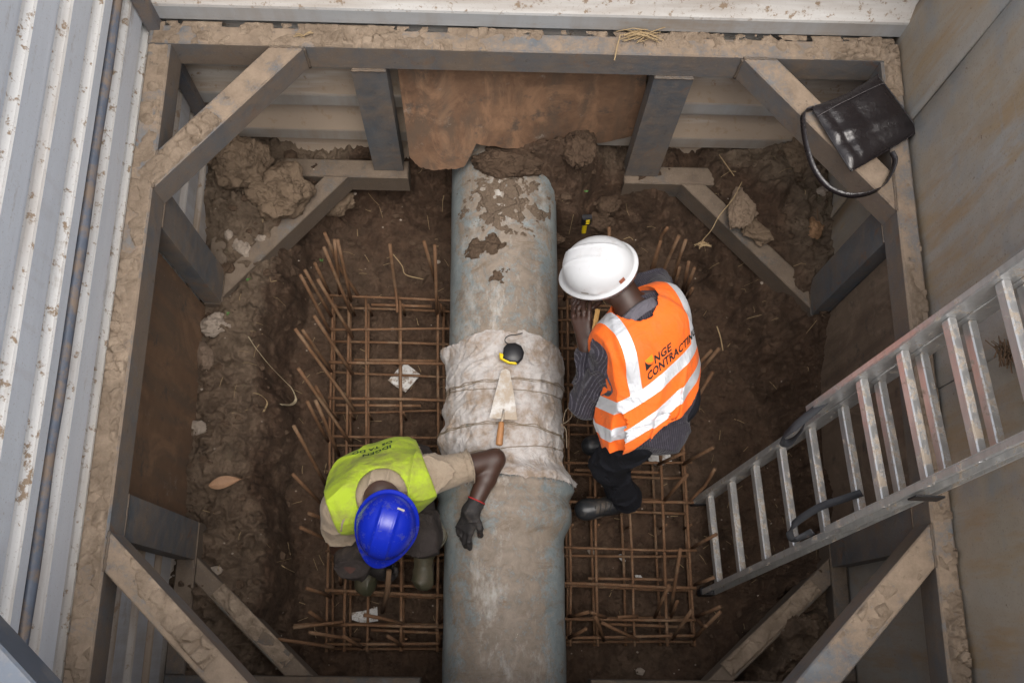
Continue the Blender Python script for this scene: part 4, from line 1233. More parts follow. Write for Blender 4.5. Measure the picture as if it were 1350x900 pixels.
startL = [[(-0.622, 1.524, 0.200), (-0.698, 1.601, 0.400), (-0.730, 1.671, 0.620)], [(-0.657, 1.448, 0.200), (-0.732, 1.612, 0.600)], [(-0.715, 1.529, 0.200), (-0.689, 1.648, 0.600)], [(-0.660, 1.504, 0.200), (-0.676, 1.648, 0.600)], [(-0.762, 1.538, 0.150), (-0.795, 1.595, 0.450)], [(-0.747, 1.427, 0.200), (-0.817, 1.523, 0.550)],
          [(-0.749, 1.349, 0.200), (-0.835, 1.502, 0.550)], [(-0.642, 1.326, 0.200), (-0.752, 1.471, 0.580)], [(-0.632, 1.151, 0.200), (-0.757, 1.306, 0.580)], [(-0.616, 0.980, 0.200), (-0.829, 1.240, 0.600)], [(-0.730, 1.160, 0.200), (-0.807, 1.250, 0.550)], [(-0.624, 0.830, 0.200), (-0.804, 1.068, 0.600)],
          [(-0.710, 0.947, 0.200), (-0.753, 1.028, 0.450)], [(-0.723, 0.835, 0.200), (-0.765, 0.938, 0.550)], [(-0.671, 0.774, 0.200), (-0.721, 0.930, 0.600)], [(-0.720, 0.637, 0.200), (-0.804, 0.823, 0.600)],
          [(-0.441, 1.452, 0.200), (-0.445, 1.513, 0.220), (-0.448, 1.632, 0.600)], [(-0.269, 1.607, 0.200), (-0.308, 1.691, 0.500)], [(-0.256, 1.445, 0.200), (-0.252, 1.625, 0.620)],
          [(-0.710, 0.530, 0.200), (-0.812, 0.639, 0.500)], [(-0.676, 0.471, 0.200), (-0.744, 0.486, 0.450)], [(-0.670, 0.386, 0.200), (-0.765, 0.422, 0.500)], [(-0.669, 0.161, 0.200), (-0.740, 0.186, 0.400)], [(-0.614, 0.051, 0.220), (-0.808, 0.039, 0.260)], [(-0.605, 0.057, 0.240), (-0.803, 0.030, 0.300)],
          [(-0.533, -0.016, 0.220), (-0.715, 0.012, 0.420)], [(-0.640, -0.047, 0.220), (-0.850, -0.016, 0.360)], [(-0.678, 0.048, 0.200), (-0.721, 0.092, 0.400)], [(-0.353, 0.052, 0.220), (-0.505, 0.084, 0.340)], [(-0.354, -0.038, 0.200), (-0.404, 0.001, 0.340)], [(-0.196, 0.060, 0.200), (-0.153, 0.101, 0.360)], [(-0.186, -0.039, 0.200), (-0.201, 0.019, 0.340)], [(-0.627, 0.212, 0.200), (-0.613, 0.251, 0.360)], [(-0.521, -0.046, 0.200), (-0.585, -0.001, 0.360)]]
for k, p in enumerate(startL): bar(p, cageL, 0.0078, k + 200, 0.004)
startR = [[(0.762, 0.756, 0.200), (0.840, 0.773, 0.420)], [(0.875, 0.758, 0.200), (0.961, 0.791, 0.440)], [(0.892, 0.584, 0.200), (0.952, 0.649, 0.300), (0.961, 0.698, 0.450)], [(0.784, 0.590, 0.200), (0.843, 0.673, 0.450)], [(0.901, 0.388, 0.200), (0.966, 0.429, 0.400)], [(0.905, 0.232, 0.200), (0.952, 0.252, 0.380)],
          [(0.798, 0.116, 0.200), (0.793, 0.358, 0.500)], [(0.728, 0.093, 0.200), (0.750, 0.215, 0.450)], [(0.909, 0.099, 0.200), (0.975, 0.135, 0.380)], [(0.892, 0.004, 0.200), (0.969, 0.114, 0.400)], [(0.800, 0.003, 0.200), (0.846, 0.118, 0.420)], [(0.800, 0.097, 0.200), (0.799, 0.155, 0.360)], [(0.355, 0.004, 0.220), (0.419, 0.041, 0.340)], [(0.654, -0.002, 0.220), (0.480, 0.066, 0.360)],
          [(0.356, 0.091, 0.220), (0.429, 0.108, 0.340)], [(0.516, 0.090, 0.220), (0.440, 0.106, 0.320)], [(0.507, -0.006, 0.200), (0.455, 0.090, 0.360)], [(0.653, 0.096, 0.200), (0.561, 0.090, 0.250)], [(0.909, 0.089, 0.200), (0.913, 0.060, 0.300), (0.907, 0.056, 0.400)],
          [(0.756, 1.637, 0.200), (0.759, 1.744, 0.500), (0.772, 1.747, 0.580)], [(0.738, 1.629, 0.200), (0.745, 1.694, 0.550)], [(0.792, 1.630, 0.200), (0.825, 1.717, 0.560)], [(0.850, 1.616, 0.200), (0.855, 1.699, 0.560)], [(0.864, 1.600, 0.200), (0.856, 1.631, 0.400)], [(0.903, 1.586, 0.200), (0.877, 1.619, 0.500)], [(0.913, 1.571, 0.200), (0.903, 1.590, 0.500)], [(0.556, 1.625, 0.200), (0.510, 1.733, 0.600)], [(0.923, 1.548, 0.200), (0.911, 1.530, 0.400)],
          [(0.343, 1.532, 0.200), (0.348, 1.539, 0.360)], [(0.882, 1.136, 0.200), (0.960, 1.207, 0.500)], [(0.880, 1.082, 0.200), (0.982, 1.203, 0.550)], [(0.875, 0.939, 0.200), (0.974, 1.125, 0.450)]]
for k, p in enumerate(startR): bar(p, cageR, 0.0078, k + 300, 0.004)

# ================================================================== LADDER
lad = thing('ladder', (0.99, 0.41, 0.0), 'two-section aluminium ladder spotted with mud, leaning against the right wall', 'ladder')
ld = Vector((0.205, 0.145, 1.0)).normalized()
ll = (Vector((0, 1, 0)) - ld * ld.y).normalized()
ln = ld.cross(ll).normalized()
if ln.x > 0: ln = -ln                                  # towards the climber
lb = Vector((0.985, 0.41, 0.02))
def rail(base, side, half, s0, s1, depth=0.032):
    mb = MB()
    c = base + ll * (side * half) + ld * ((s0 + s1) / 2)
    L = (s1 - s0) / 2
    mb.obox(c, ll, ld, ln, 0.0025, L, depth, 0.0015)                        # web
    for q in (-1, 1):
        mb.obox(c - ll * (side * 0.0125) * 0 + ln * (q * (depth - 0.0025)) + ll * (side * 0.0125), ll, ld, ln, 0.0100, L, 0.0025, 0.0015)   # flanges
    return mb.build('rail', ALU, lad)
def rung_set(base, half, s_first, s_last, first=None):
    s = s_first
    while s < s_last:
        if first is None:
            mb = MB()
            mb.obox(base + ld * s, ll, ld, ln, half - 0.003, 0.0175, 0.0150, 0.004)
            first = mb.build('rung', ALU, lad); first['s'] = s
            src = s
        else:
            o = first.copy(); COL.objects.link(o); o.parent = lad
            o.location = first.location + ld * (s - first['s'])
        for side in (-1, 1):                               # crimped rung ends showing outside the rails
            mb = MB()
            c = base + ld * s + ll * (side * (half + 0.0075))
            ring = []
            for k in range(13):
                w = 2 * math.pi * k / 12
                ring.append(c + ld * (0.016 * math.cos(w)) + ln * (0.013 * math.sin(w)))
            mb.tube(ring, 0.0032, 6, False)
            mb.build('rung_end', ALU, lad, True)
        s += 0.232
    return first
base1, base2 = lb, lb + ln * 0.066 - ll * 0.006
r1 = [rail(base1, s, 0.198, 0.0, 2.74) for s in (-1, 1)]
rung_set(base1, 0.198, 0.14, 2.72)
r2 = [rail(base2, s, 0.207, 1.22, 2.74) for s in (-1, 1)]
rung_set(base2, 0.207, 1.532, 2.72)
for s in (-1, 1):                                          # brackets holding the sections together, rubber feet
    mb = MB(); mb.obox(base2 + ll * (s * 0.236) + ld * 1.70 - ln * 0.03, ll, ld, ln, 0.003, 0.022, 0.05, 0.002); mb.build('guide_bracket', BLACKP, lad)
    mb = MB(); mb.obox(base1 + ll * (s * 0.205) + ld * 0.0, ll, ld, ln, 0.016, 0.025, 0.037, 0.006); mb.build('foot', BLACKP, lad)
# webbing straps hanging from the lower ends of the upper section
mb = MB()
pts = spline([(1.178, 0.815, 1.300), (1.136, 0.774, 1.240), (1.078, 0.724, 1.160), (1.068, 0.710, 1.080), (1.093, 0.702, 1.020), (1.115, 0.706, 1.060), (1.129, 0.738, 1.150)], 6)
mb.strap(pts, (0.3, 0.75, 0.5), 0.030, 0.002); mb.build('strap', STRAPM, lad, True)
mb = MB()
pts = spline([(1.244, 0.477, 1.340), (1.197, 0.462, 1.280), (1.145, 0.445, 1.200), (1.099, 0.409, 1.100), (1.085, 0.381, 1.040), (1.108, 0.353, 1.000), (1.142, 0.365, 1.020), (1.166, 0.378, 1.050)], 6)
mb.strap(pts, (0.2, 0.6, 0.75), 0.026, 0.002); mb.build('strap', STRAPM, lad, True)

# ================================================================== BLACK BAG on the far right corner
bagT = thing('handbag', (1.354, 1.814, 1.400), 'black glossy leather shoulder bag lying across the far right brace', 'bag')
A, B, Cc, D = [Vector(p) for p in [(1.158, 1.875, 1.415), (1.413, 2.015, 1.415), (1.544, 1.786, 1.415), (1.281, 1.618, 1.415)]]
nB = 36
def bagz(u, v):
    e = max(0.0, 1 - (2 * u - 1) ** 4) * max(0.0, 1 - (2 * v - 1) ** 4)
    p = 0.017 * e ** 0.6 + 0.012 * v * e
    # slack folds running in from the left side and the bottom corner
    p += 0.010 * math.exp(-((v - 0.45 - 0.3 * u) / 0.07) ** 2) * (1 - u) * e
    p -= 0.012 * math.exp(-((v - 0.62 - 0.15 * u) / 0.06) ** 2) * (1 - u) ** 2 * e
    p += 0.009 * math.exp(-((v - 0.83 - 0.25 * u) / 0.06) ** 2) * (1 - u) ** 2 * e
    p -= 0.008 * math.exp(-((u - 0.16) / 0.05) ** 2) * e
    p += 0.004 * mnoise.noise(Vector((u * 4, v * 4, 2))) * e
    return p
def bagp(u, v, z):
    a = A.lerp(B, u); b = D.lerp(Cc, u)
    q = a.lerp(b, v)
    q.y -= 0.010 * math.sin(math.pi * u) * (1 - v)      # sagging mouth
    q.x += 0.006 * math.sin(math.pi * v) * (u - 0.5)
    return (q.x, q.y, q.z + z - 0.012 * (1 - abs(2 * u - 1)))
v, f = [], []
for side in (1, -1):
    for i in range(nB + 1):
        for j in range(nB + 1):
            u, w = i / nB, j / nB
            v.append(bagp(u, w, bagz(u, w) if side > 0 else -0.4 * bagz(u, w)))
n1 = (nB + 1) ** 2
for i in range(nB):
    for j in range(nB):
        a = i * (nB + 1) + j
        f.append((a, a + 1, a + nB + 2, a + nB + 1))
        f.append((n1 + a, n1 + a + nB + 1, n1 + a + nB + 2, n1 + a + 1))
mobj('bag_body', v, f, LEATHER, bagT, True)
mb = MB()    # raised top band and stitched seam
vv, ff = [], []
for i in range(25):
    for j in range(5):
        u, w = i / 24, 0.005 + 0.16 * j / 4 * (1 - 0.25 * math.sin(math.pi * i / 24))
        vv.append(bagp(u, w, bagz(u, w) + 0.003))
for i in range(24):
    for j in range(4):
        a = i * 5 + j
        ff.append((a, a + 1, a + 6, a + 5))
mobj('top_band', vv, ff, LEATHER, bagT, True)
STITCH = m_plain('stitching', (0.16, 0.15, 0.15), 0.7)
mb.tube([bagp(i / 40, 0.165 * (1 - 0.25 * math.sin(math.pi * i / 40)), bagz(i / 40, 0.165) + 0.0042) for i in range(41)], 0.0009, 5)
mb.build('seam', STITCH, bagT, True)
mb = MB()
for edge in ([bagp(0.0, j / 30, 0.002) for j in range(31)], [bagp(i / 30, 1.0, 0.002) for i in range(31)], [bagp(1.0, j / 30, 0.002) for j in range(31)]):
    mb.tube(edge, 0.003, 6)
mb.build('piping', LEATHER, bagT, True)
mb = MB()
sp = spline([(1.160, 1.866, 1.425), (1.127, 1.849, 1.420), (1.120, 1.797, 1.420), (1.127, 1.705, 1.420), (1.154, 1.620, 1.410), (1.207, 1.557, 1.400), (1.287, 1.530, 1.400), (1.376, 1.551, 1.410), (1.418, 1.601, 1.420), (1.439, 1.656, 1.430), (1.431, 1.692, 1.430)], 8)
mb.strap(sp, (0.45, 0.35, 0.55), 0.021, 0.0024)
mb.build('shoulder_strap', LEATHER, bagT, True)

# ================================================================== TOOLS ON THE CLOTH
tr = thing('trowel', (0.050, 0.885, 0.690), 'pointing trowel with a mortar-smeared blade and wooden handle lying on the cloth', 'trowel')
bl = [(0.045, 1.047, 0.700), (0.063, 1.054, 0.700), (0.079, 1.042, 0.700), (0.099, 0.940, 0.700), (0.112, 0.840, 0.700), (0.069, 0.842, 0.700), (-0.001, 0.847, 0.700), (0.019, 0.939, 0.700)]
top = [Vector(p) for p in bl]
zc = 0.704
mb = MB()
n = len(top)
vv = [(p.x, p.y, zc) for p in top] + [(p.x, p.y, zc - 0.0025) for p in top]
ff = [tuple(reversed(range(n))), tuple(range(n, 2 * n))] + [(i, (i + 1) % n, (i + 1) % n + n, i + n) for i in range(n)]
o = mobj('blade', vv, ff, TROWEL, tr)
bm = bmesh.new(); bm.from_mesh(o.data); bmesh.ops.recalc_face_normals(bm, faces=bm.faces); bm.to_mesh(o.data); bm.free()
h0, h1 = Vector((0.048, 0.829, 0.715)), Vector((0.040, 0.733, 0.715))
mb = MB(); mb.tube([Vector((0.056, 0.882, 0.704)), Vector((0.054, 0.849, 0.712)), h0], 0.0045, 8); mb.build('tang', TROWEL, tr, True)
mb = MB(); mb.tube([h0.lerp(h1, k) for k in (0, .04, .3, .7, .93, .985, 1)], [0.010, 0.0115, 0.0135, 0.0145, 0.0145, 0.012, 0.007], 14); mb.build('handle', WOOD, tr, True)

tm = thing('tape_measure', (0.091, 1.132, 0.680), 'black and yellow tape measure with a wrist loop lying on the cloth', 'tape measure')
cz = 0.690
ring = [(0.050, 1.113, 0.720), (0.052, 1.139, 0.720), (0.068, 1.159, 0.720), (0.099, 1.162, 0.720), (0.124, 1.150, 0.720), (0.137, 1.121, 0.720), (0.131, 1.095, 0.720), (0.112, 1.075, 0.720), (0.078, 1.078, 0.720), (0.047, 1.093, 0.720)]
def slab(poly, z0, z1, bev):
    m = MB(); p = [(a[0], a[1]) for a in poly]
    ar = sum(p[i - 1][0] * p[i][1] - p[i][0] * p[i - 1][1] for i in range(len(p)))
    if ar < 0: p = p[::-1]
    m.prism(p, z0, z1, bev); return m
slab(ring, cz, cz + 0.032, 0.007).build('case', BLACKP, tm, True)
slab([(0.034, 1.119, 0.710), (0.056, 1.113, 0.710), (0.084, 1.097, 0.710), (0.115, 1.091, 0.710), (0.106, 1.072, 0.710), (0.075, 1.074, 0.710), (0.038, 1.093, 0.710)], cz + 0.002, cz + 0.027, 0.004).build('yellow_trim', YELLOWP, tm, True)
slab([(0.074, 1.159, 0.720), (0.093, 1.159, 0.720), (0.090, 1.146, 0.720), (0.077, 1.146, 0.720)], cz + 0.006, cz + 0.024, 0.003).build('button', YELLOWP, tm, True)
slab([(0.066, 1.087, 0.710), (0.084, 1.084, 0.710), (0.084, 1.074, 0.710), (0.069, 1.077, 0.710)], cz + 0.004, cz + 0.018, 0.002).build('hook', BLACKP, tm, True)
mb = MB()
mb.strap(spline([(0.074, 1.158, 0.700), (0.058, 1.171, 0.700), (0.061, 1.187, 0.700), (0.080, 1.198, 0.700), (0.105, 1.201, 0.700), (0.130, 1.208, 0.700)], 6), (0, 0, 1), 0.006, 0.003); mb.build('wrist_loop', BLACKP, tm, True)
# small tool stuck in the soil beyond the standing worker
ht = thing('hand_tool', (0.432, 1.816, 0.420), 'small black and yellow hand tool in the soil beyond the white helmet', 'tool')
a, b = Vector((0.423, 1.802, 0.400)), Vector((0.419, 1.807, 0.550))
ax = (b - a).normalized()
mb = MB(); mb.obox(a.lerp(b, 0.75), (1, 0.1, 0), ax, Vector((1, 0.1, 0)).cross(ax), 0.022, 0.034, 0.014, 0.006); mb.build('head', BLACKP, ht)
mb = MB(); mb.obox(a.lerp(b, 0.18) - Vector((0.004, 0, 0)), (1, 0.1, 0), ax, Vector((1, 0.1, 0)).cross(ax), 0.010, 0.045, 0.009, 0.004); mb.build('body', YELLOWP, ht)
mb = MB()
for k in range(3): mb.obox(a.lerp(b, 0.62 + 0.11 * k) + Vector((0.004, -0.010, 0.009)) , (1, 0.1, 0), ax, Vector((1, 0.1, 0)).cross(ax), 0.008, 0.0035, 0.0055, 0.001)
mb.build('lettering', YELLOWP, ht)

# ================================================================== STONES, CLODS, LITTER
def boulder(name, c, size, seed, mat, label, cat='stone', group=None, rot=0.0, flat=0.0, sub=5, amp=0.28, sink=0.25, parent=None):
    bm = bmesh.new()
    bmesh.ops.create_icosphere(bm, subdivisions=sub, radius=1.0)
    rr = random.Random(seed)
    cuts = []
    for k in range(9):
        d = Vector((rr.uniform(-1, 1), rr.uniform(-1, 1), rr.uniform(-.5, 1))).normalized()
        cuts.append((d, rr.uniform(0.62, 0.92)))
    cr, sr = math.cos(rot), math.sin(rot)
    V_ = []
    for w in bm.verts:
        p = w.co.copy()
        for d, t in cuts:
            e = p.dot(d) - t
            if e > 0: p -= d * e * 0.85
        q = p * 1.7 + Vector((seed * 3.1, 0, 0))
        p *= 1 + amp * mnoise.fractal(q, 0.9, 2.1, 5) + 0.09 * mnoise.noise(q * 4) + 0.05 * (1 - abs(mnoise.noise(q * 7))) + 0.02 * mnoise.noise(q * 19)
        p = Vector((p.x * size[0], p.y * size[1], p.z * size[2]))
        V_.append((c[0] + p.x * cr - p.y * sr, c[1] + p.x * sr + p.y * cr, c[2] + p.z))
    F_ = [[w.index for w in fa.verts] for fa in bm.faces]
    bm.free()
    o = mobj(name, V_, F_, mat, parent, True)
    if label: tag(o, label, cat, group)
    return o
def on_earth(p, up=0.0): return (p[0], p[1], ez(p[0], p[1]) + up)
boulder('soil_clod', on_earth((-1.139, 2.030, 0.550), 0.06), (0.125, 0.12, 0.105), 3, CLOD, 'big upright lump of dry soil in the far left corner under the brace', 'soil clod')
boulder('soil_clod', on_earth((-0.975, 1.929, 0.480), 0.02), (0.155, 0.120, 0.11), 8, CLOD, 'broad cracked lump of dry soil beside the lower left brace', 'soil clod', None, 0.5)
boulder('soil_clod', on_earth((-1.281, 2.064, 0.550), 0.02), (0.045, 0.04, 0.05), 14, CLOD, 'small dark soil lump squeezed behind the far left brace', 'soil clod')
boulder('soil_clod', on_earth((-0.772, 2.027, 0.500), 0.00), (0.09, 0.07, 0.05), 24, CLOD, 'low soil lump below the far left sheets beside the post', 'soil clod')
boulder('stone', on_earth((-1.231, 1.319, 0.360), 0.02), (0.070, 0.048, 0.042), 5, STONE, 'pale angular stone at the foot of the left post', 'stone', None, 0.2)
boulder('stone', on_earth((-1.267, 1.180, 0.360), 0.02), (0.044, 0.064, 0.035), 6, STONE_B, 'smooth brown kidney-shaped stone against the left brown sheet', 'stone', None, 0.25, amp=0.14)
boulder('stone', on_earth((-1.263, 0.854, 0.350), 0.006), (0.032, 0.034, 0.014), 9, STONE, 'flat pale chip at the lower left ledge below the kidney-shaped stone', 'stone', None, 0.5)
boulder('stone', on_earth((-1.058, 1.730, 0.400), 0.01), (0.036, 0.030, 0.024), 11, STONE, 'small pale stone on the far left ledge, nearest the pit', 'stone')
boulder('stone', on_earth((-1.139, 1.684, 0.400), 0.004), (0.036, 0.052, 0.014), 13, STONE, 'flat pale crust fragment on the far left ledge below the soil lumps', 'stone', None, 0.6)
boulder('stone', on_earth((-1.199, 1.731, 0.400), 0.004), (0.020, 0.024, 0.012), 16, STONE, 'tiny pale chip on the far left ledge next to the flat fragment', 'stone')
boulder('soil_clod', on_earth((1.158, 1.933, 0.500), 0.005), (0.070, 0.150, 0.028), 31, m_clod('smooth_mud', (0.20, 0.145, 0.10), (0.29, 0.215, 0.155)), 'long smooth slab of dried mud on the far right ledge', 'soil clod', None, -0.5, amp=0.18)
boulder('soil_clod', on_earth((1.242, 1.801, 0.480), 0.0), (0.10, 0.07, 0.03), 34, CLOD, 'flat crumbled clod in front of the smooth mud slab', 'soil clod')
boulder('soil_clod', on_earth((1.377, 2.108, 0.520), 0.01), (0.075, 0.08, 0.05), 37, CLOD, 'soil lump under the strap of the bag', 'soil clod')
boulder('soil_clod', on_earth((0.986, 2.071, 0.520), 0.0), (0.10, 0.06, 0.035), 39, m_clod('mossy_soil', (0.11, 0.10, 0.055), (0.20, 0.17, 0.11)), 'mossy greenish clod beside the far right post', 'soil clod')
boulder('stone', on_earth((1.457, 1.795, 0.480), 0.01), (0.036, 0.050, 0.03), 41, m_clod('ochre_stone', (0.30, 0.17, 0.09), (0.42, 0.26, 0.15)), 'ochre stone on the far right ledge by the brace', 'stone')
k0 = 50
for j, (px_, s) in enumerate(zip([(0.130, 2.010, 0.600), (0.239, 1.946, 0.600), (0.386, 2.080, 0.600), (0.539, 2.047, 0.600), (0.470, 1.951, 0.600), (0.300, 1.866, 0.600), (-0.304, 1.852, 0.600), (-0.365, 1.713, 0.600)], (0.08, 0.09, 0.11, 0.09, 0.10, 0.08, 0.07, 0.07))):
    nm = ('soil lump on top of the pipe end by the sheet notch', 'soil lump on the right shoulder of the pipe end', 'soil lump right of the pipe end below the brown sheet', 'mossy soil lump at the foot of the far right post',
          'soil lump on the slope above the hand tool', 'soil lump against the right flank of the pipe end', 'soil lump left of the pipe end', 'low soil lump on the slope left of the far pipe')[j]
    boulder('soil_clod', on_earth(px_, -0.02), (s, s * 0.7, s * 0.5), k0 + j, CLOD_D, nm, 'soil clod', None, j * 0.7, amp=0.35)

c = (0.055, 1.986, 0.660)
boulder('soil_clod', (c[0], c[1] + 0.02, 0.655), (0.15, 0.075, 0.065), 63, CLOD_D, 'dark soil overhang across the top of the pipe end below the sheet notch', 'soil clod', None, -0.25, amp=0.3)
# pebbles and crumbs: nobody could count them
rr = random.Random(77)
ico = bmesh.new(); bmesh.ops.create_icosphere(ico, subdivisions=1, radius=1.0)
iv = [v_.co.copy() for v_ in ico.verts]; iff = [[w.index for w in q.verts] for q in ico.faces]; ico.free()
NP = 3600
px_ = np.array([rr.uniform(XW + 0.02, XE - 0.02) for _ in range(NP)]); py_ = np.array([rr.uniform(YS + 0.1, YN - 0.02) for _ in range(NP)])
pz_ = earth_h(px_, py_)
mb1, mb2 = MB(), MB()
for k in range(NP):
    s = 0.0035 + 0.016 * rr.random() ** 5
    if pz_[k] > 0.2 and rr.random() < 0.3: s *= 1.6
    if rr.random() < 0.55: s = 0.002 + 0.003 * rr.random()
    a = rr.uniform(0, 6.28); ca, sa = math.cos(a), math.sin(a)
    q = [(px_[k] + s * (p.x * ca - p.y * sa) * (1 + .5 * rr.random()), py_[k] + s * (p.x * sa + p.y * ca) * (0.8 + .4 * rr.random()), pz_[k] + s * 0.3 + s * 0.6 * p.z * (0.7 + .6 * rr.random())) for p in iv]
    (mb1 if rr.random() < 0.95 else mb2).add(q, iff)
tag(mb1.build('soil_crumbs', CLOD_D), 'brown crumbs of soil strewn over the pit floor and ledges', 'soil crumbs', kind='stuff')
tag(mb2.build('pale_gravel', STONE), 'scattered pale gravel bits over the pit floor and ledges', 'gravel', kind='stuff')
# straw and twigs
mb = MB()
for k in range(240):
    x, y = rr.uniform(XW + 0.05, XE - 0.05), rr.uniform(0, YN - 0.05)
    if -0.2 < x < 0.35: continue
    z = ez(x, y) + 0.006
    a = rr.uniform(0, 6.28); L = rr.uniform(0.015, 0.06)
    e = (x + L * math.cos(a), y + L * math.sin(a))
    mb.tube([(x, y, z), ((x + e[0]) / 2, (y + e[1]) / 2, max(z, ez((x + e[0]) / 2, (y + e[1]) / 2)) + 0.006), (e[0], e[1], ez(*e) + 0.006)], rr.uniform(0.0006, 0.0014), 4)
tag(mb.build('straw_litter', STRAW), 'short bits of straw and root strewn over the soil', 'straw', kind='stuff')
def stalk(label, pts, r=0.002, mat=STRAW):
    mb = MB(); mb.tube(spline(pts, 5), r, 6)
    tag(mb.build('dry_stalk', mat, None, True), label, 'stalk')
stalk('long bent straw hanging over the lower right brace', [(1.138, 2.016, 0.500), (1.092, 1.931, 0.500), (1.032, 1.857, 0.470), (1.001, 1.801, 0.440), (0.972, 1.778, 0.360)])
stalk('thin straight stalk lying on the far right ledge', [(1.035, 2.142, 0.520), (1.083, 2.062, 0.520), (1.099, 2.036, 0.520)])
stalk('dark twig along the ledge right of the mud slab', [(1.219, 1.948, 0.470), (1.284, 1.870, 0.470), (1.342, 1.800, 0.470)], 0.003, WOOD_D)
stalk('thin root hanging below the bag strap', [(1.388, 2.190, 0.550), (1.434, 2.056, 0.550), (1.459, 1.924, 0.550), (1.457, 1.813, 0.550)], 0.003, WOOD_D)
stalk('short stalk stuck to the front of the far beam', [(0.439, 2.058, 1.400), (0.447, 2.100, 1.410), (0.459, 2.149, 1.430)], 0.003)
stalk('thin bent twig on the slope left of the pipe', [(-0.489, 1.793, 0.080), (-0.442, 1.734, 0.080), (-0.421, 1.687, 0.080), (-0.335, 1.665, 0.080)], 0.0022)
stalk('straight stick lying below the far right ledge', [(1.081, 1.441, 0.120), (1.096, 1.384, 0.120), (1.104, 1.320, 0.120)], 0.003)
# tuft of straw on the far beam, bird-nest of roots on the right wall
def tuft(name, c, L, n, label, cat, dirv, spread, seed, mat=STRAW):
    mb = MB(); r2 = random.Random(seed)
    for k in range(n):
        d = Vector(dirv) + Vector((r2.uniform(-1, 1), r2.uniform(-1, 1), r2.uniform(-.3, .5))) * spread
        d.normalize()
        p = Vector(c) + Vector((r2.uniform(-1, 1), r2.uniform(-1, 1) * 0.4, r2.uniform(0, 0.4))) * L * 0.35
        l = L * r2.uniform(0.5, 1.1)
        mb.tube([p - d * l / 2, p + Vector((0, 0, r2.uniform(0, .2) * L)), p + d * l / 2 + Vector((0, 0, r2.uniform(-.2, .1) * L))], r2.uniform(0.0012, 0.0024), 4)
    tag(mb.build(name, mat), label, cat)
tuft('straw_tuft', (0.539, 2.158, 1.410), 0.11, 26, 'tuft of pale straw on top of the far beam', 'straw', (1, 0.1, 0.05), 0.5, 3)
tuft('straw_tuft', (-0.717, 2.128, 1.405), 0.06, 6, 'few straws stuck in the mud at the far left end of the beam', 'straw', (1, 0.2, 0.0), 0.5, 5)
tuft('root_tuft', (1.510, 0.816, 1.854), 0.10, 40, 'tangle of dry roots caught on the right wall behind the ladder', 'roots', (0.0, 0.9, -0.4), 0.45, 8, WOOD_D)
tuft('root_tuft', (0.976, 1.771, 0.340), 0.06, 12, 'small pale root tuft on the cliff right of the rebar', 'roots', (1, 0.3, 0), 0.7, 9)
# plastic band, leaf, paper, plants
mb = MB()
bp = [on_earth(p, 0.02) for p in [(-1.081, 1.270, 0.330), (-1.050, 1.225, 0.330), (-1.013, 1.183, 0.330), (-0.970, 1.149, 0.330), (-0.937, 1.114, 0.330), (-0.919, 1.066, 0.330), (-0.923, 1.024, 0.330), (-0.940, 0.993, 0.330)]]
mb.strap(spline(bp, 5), [(0.6, -0.5, 0.8)] * 36, 0.016, 0.0012)
tag(mb.build('packing_band', m_plain('pale_band', (0.50, 0.42, 0.28), 0.6, dirt=(0.25, 0.18, 0.12))), 'curled pale plastic band on the left ledge', 'band')
mb = MB()
bp = [on_earth(p, 0.012) for p in [(-1.050, 1.029, 0.300), (-1.015, 1.016, 0.300), (-0.990, 0.989, 0.300), (-0.992, 0.937, 0.300)]]
mb.strap(spline(bp, 4), [(0.6, -0.5, 0.8)] * 13, 0.011, 0.001)
tag(mb.build('packing_band', STRAW), 'short torn strip just below the curled plastic band', 'band')
lc, le = Vector(on_earth((-1.183, 0.601, 0.350), 0.03)), Vector(on_earth((-1.039, 0.634, 0.340), 0.03))
lc.z = le.z = max(ez(lc.x + (le.x - lc.x) * k / 8, lc.y + (le.y - lc.y) * k / 8 + w) for k in range(9) for w in (-.02, 0, .02)) + 0.003
vv, ff = [], []
for i in range(13):
    u = i / 12
    w = 0.026 * math.sin(math.pi * min(1, u * 1.08) ** 0.8) + 0.001
    p = lc.lerp(le, u)
    for j, s in enumerate((-1, -0.5, 0, 0.5, 1)):
        vv.append((p.x, p.y + w * s, p.z + 0.012 * abs(s) + 0.006 * math.sin(u * 5)))
for i in range(12):
    for j in range(4):
        a = i * 5 + j; ff.append((a, a + 5, a + 6, a + 1))
tag(mobj('dry_leaf', vv, ff, LEAF, None, True), 'single reddish dry leaf on the left ledge', 'leaf')
def scrap(name, outline, z, label, cat, mat=PAPER, th=0.003, tilt=0.01):
    m = MB(); n = len(outline)
    c = (sum(p[0] for p in outline) / n, sum(p[1] for p in outline) / n)
    r2 = random.Random(n + int(c[0] * 1000))
    vv = []
    for s in (1.0, 0.55):
        for p in outline:
            vv.append((c[0] + (p[0] - c[0]) * s, c[1] + (p[1] - c[1]) * s, z + th + r2.uniform(0, tilt)))
    vv.append((c[0], c[1], z + th + tilt * 0.5))
    ff = [(i, (i + 1) % n, n + (i + 1) % n, n + i) for i in range(n)] + [(n + i, n + (i + 1) % n, 2 * n) for i in range(n)]
    k = len(vv)
    vv += [(p[0], p[1], z) for p in outline]
    ff += [(i, k + i, k + (i + 1) % n, (i + 1) % n) for i in range(n)]
    o = mobj(name, vv, ff, mat)
    bm = bmesh.new(); bm.from_mesh(o.data); bmesh.ops.recalc_face_normals(bm, faces=bm.faces); bm.to_mesh(o.data); bm.free()
    return tag(o, label, cat)
def flo(p): return ez(p[0], p[1])
def zmax(pp): return max(flo(p) for p in pp) + 0.004
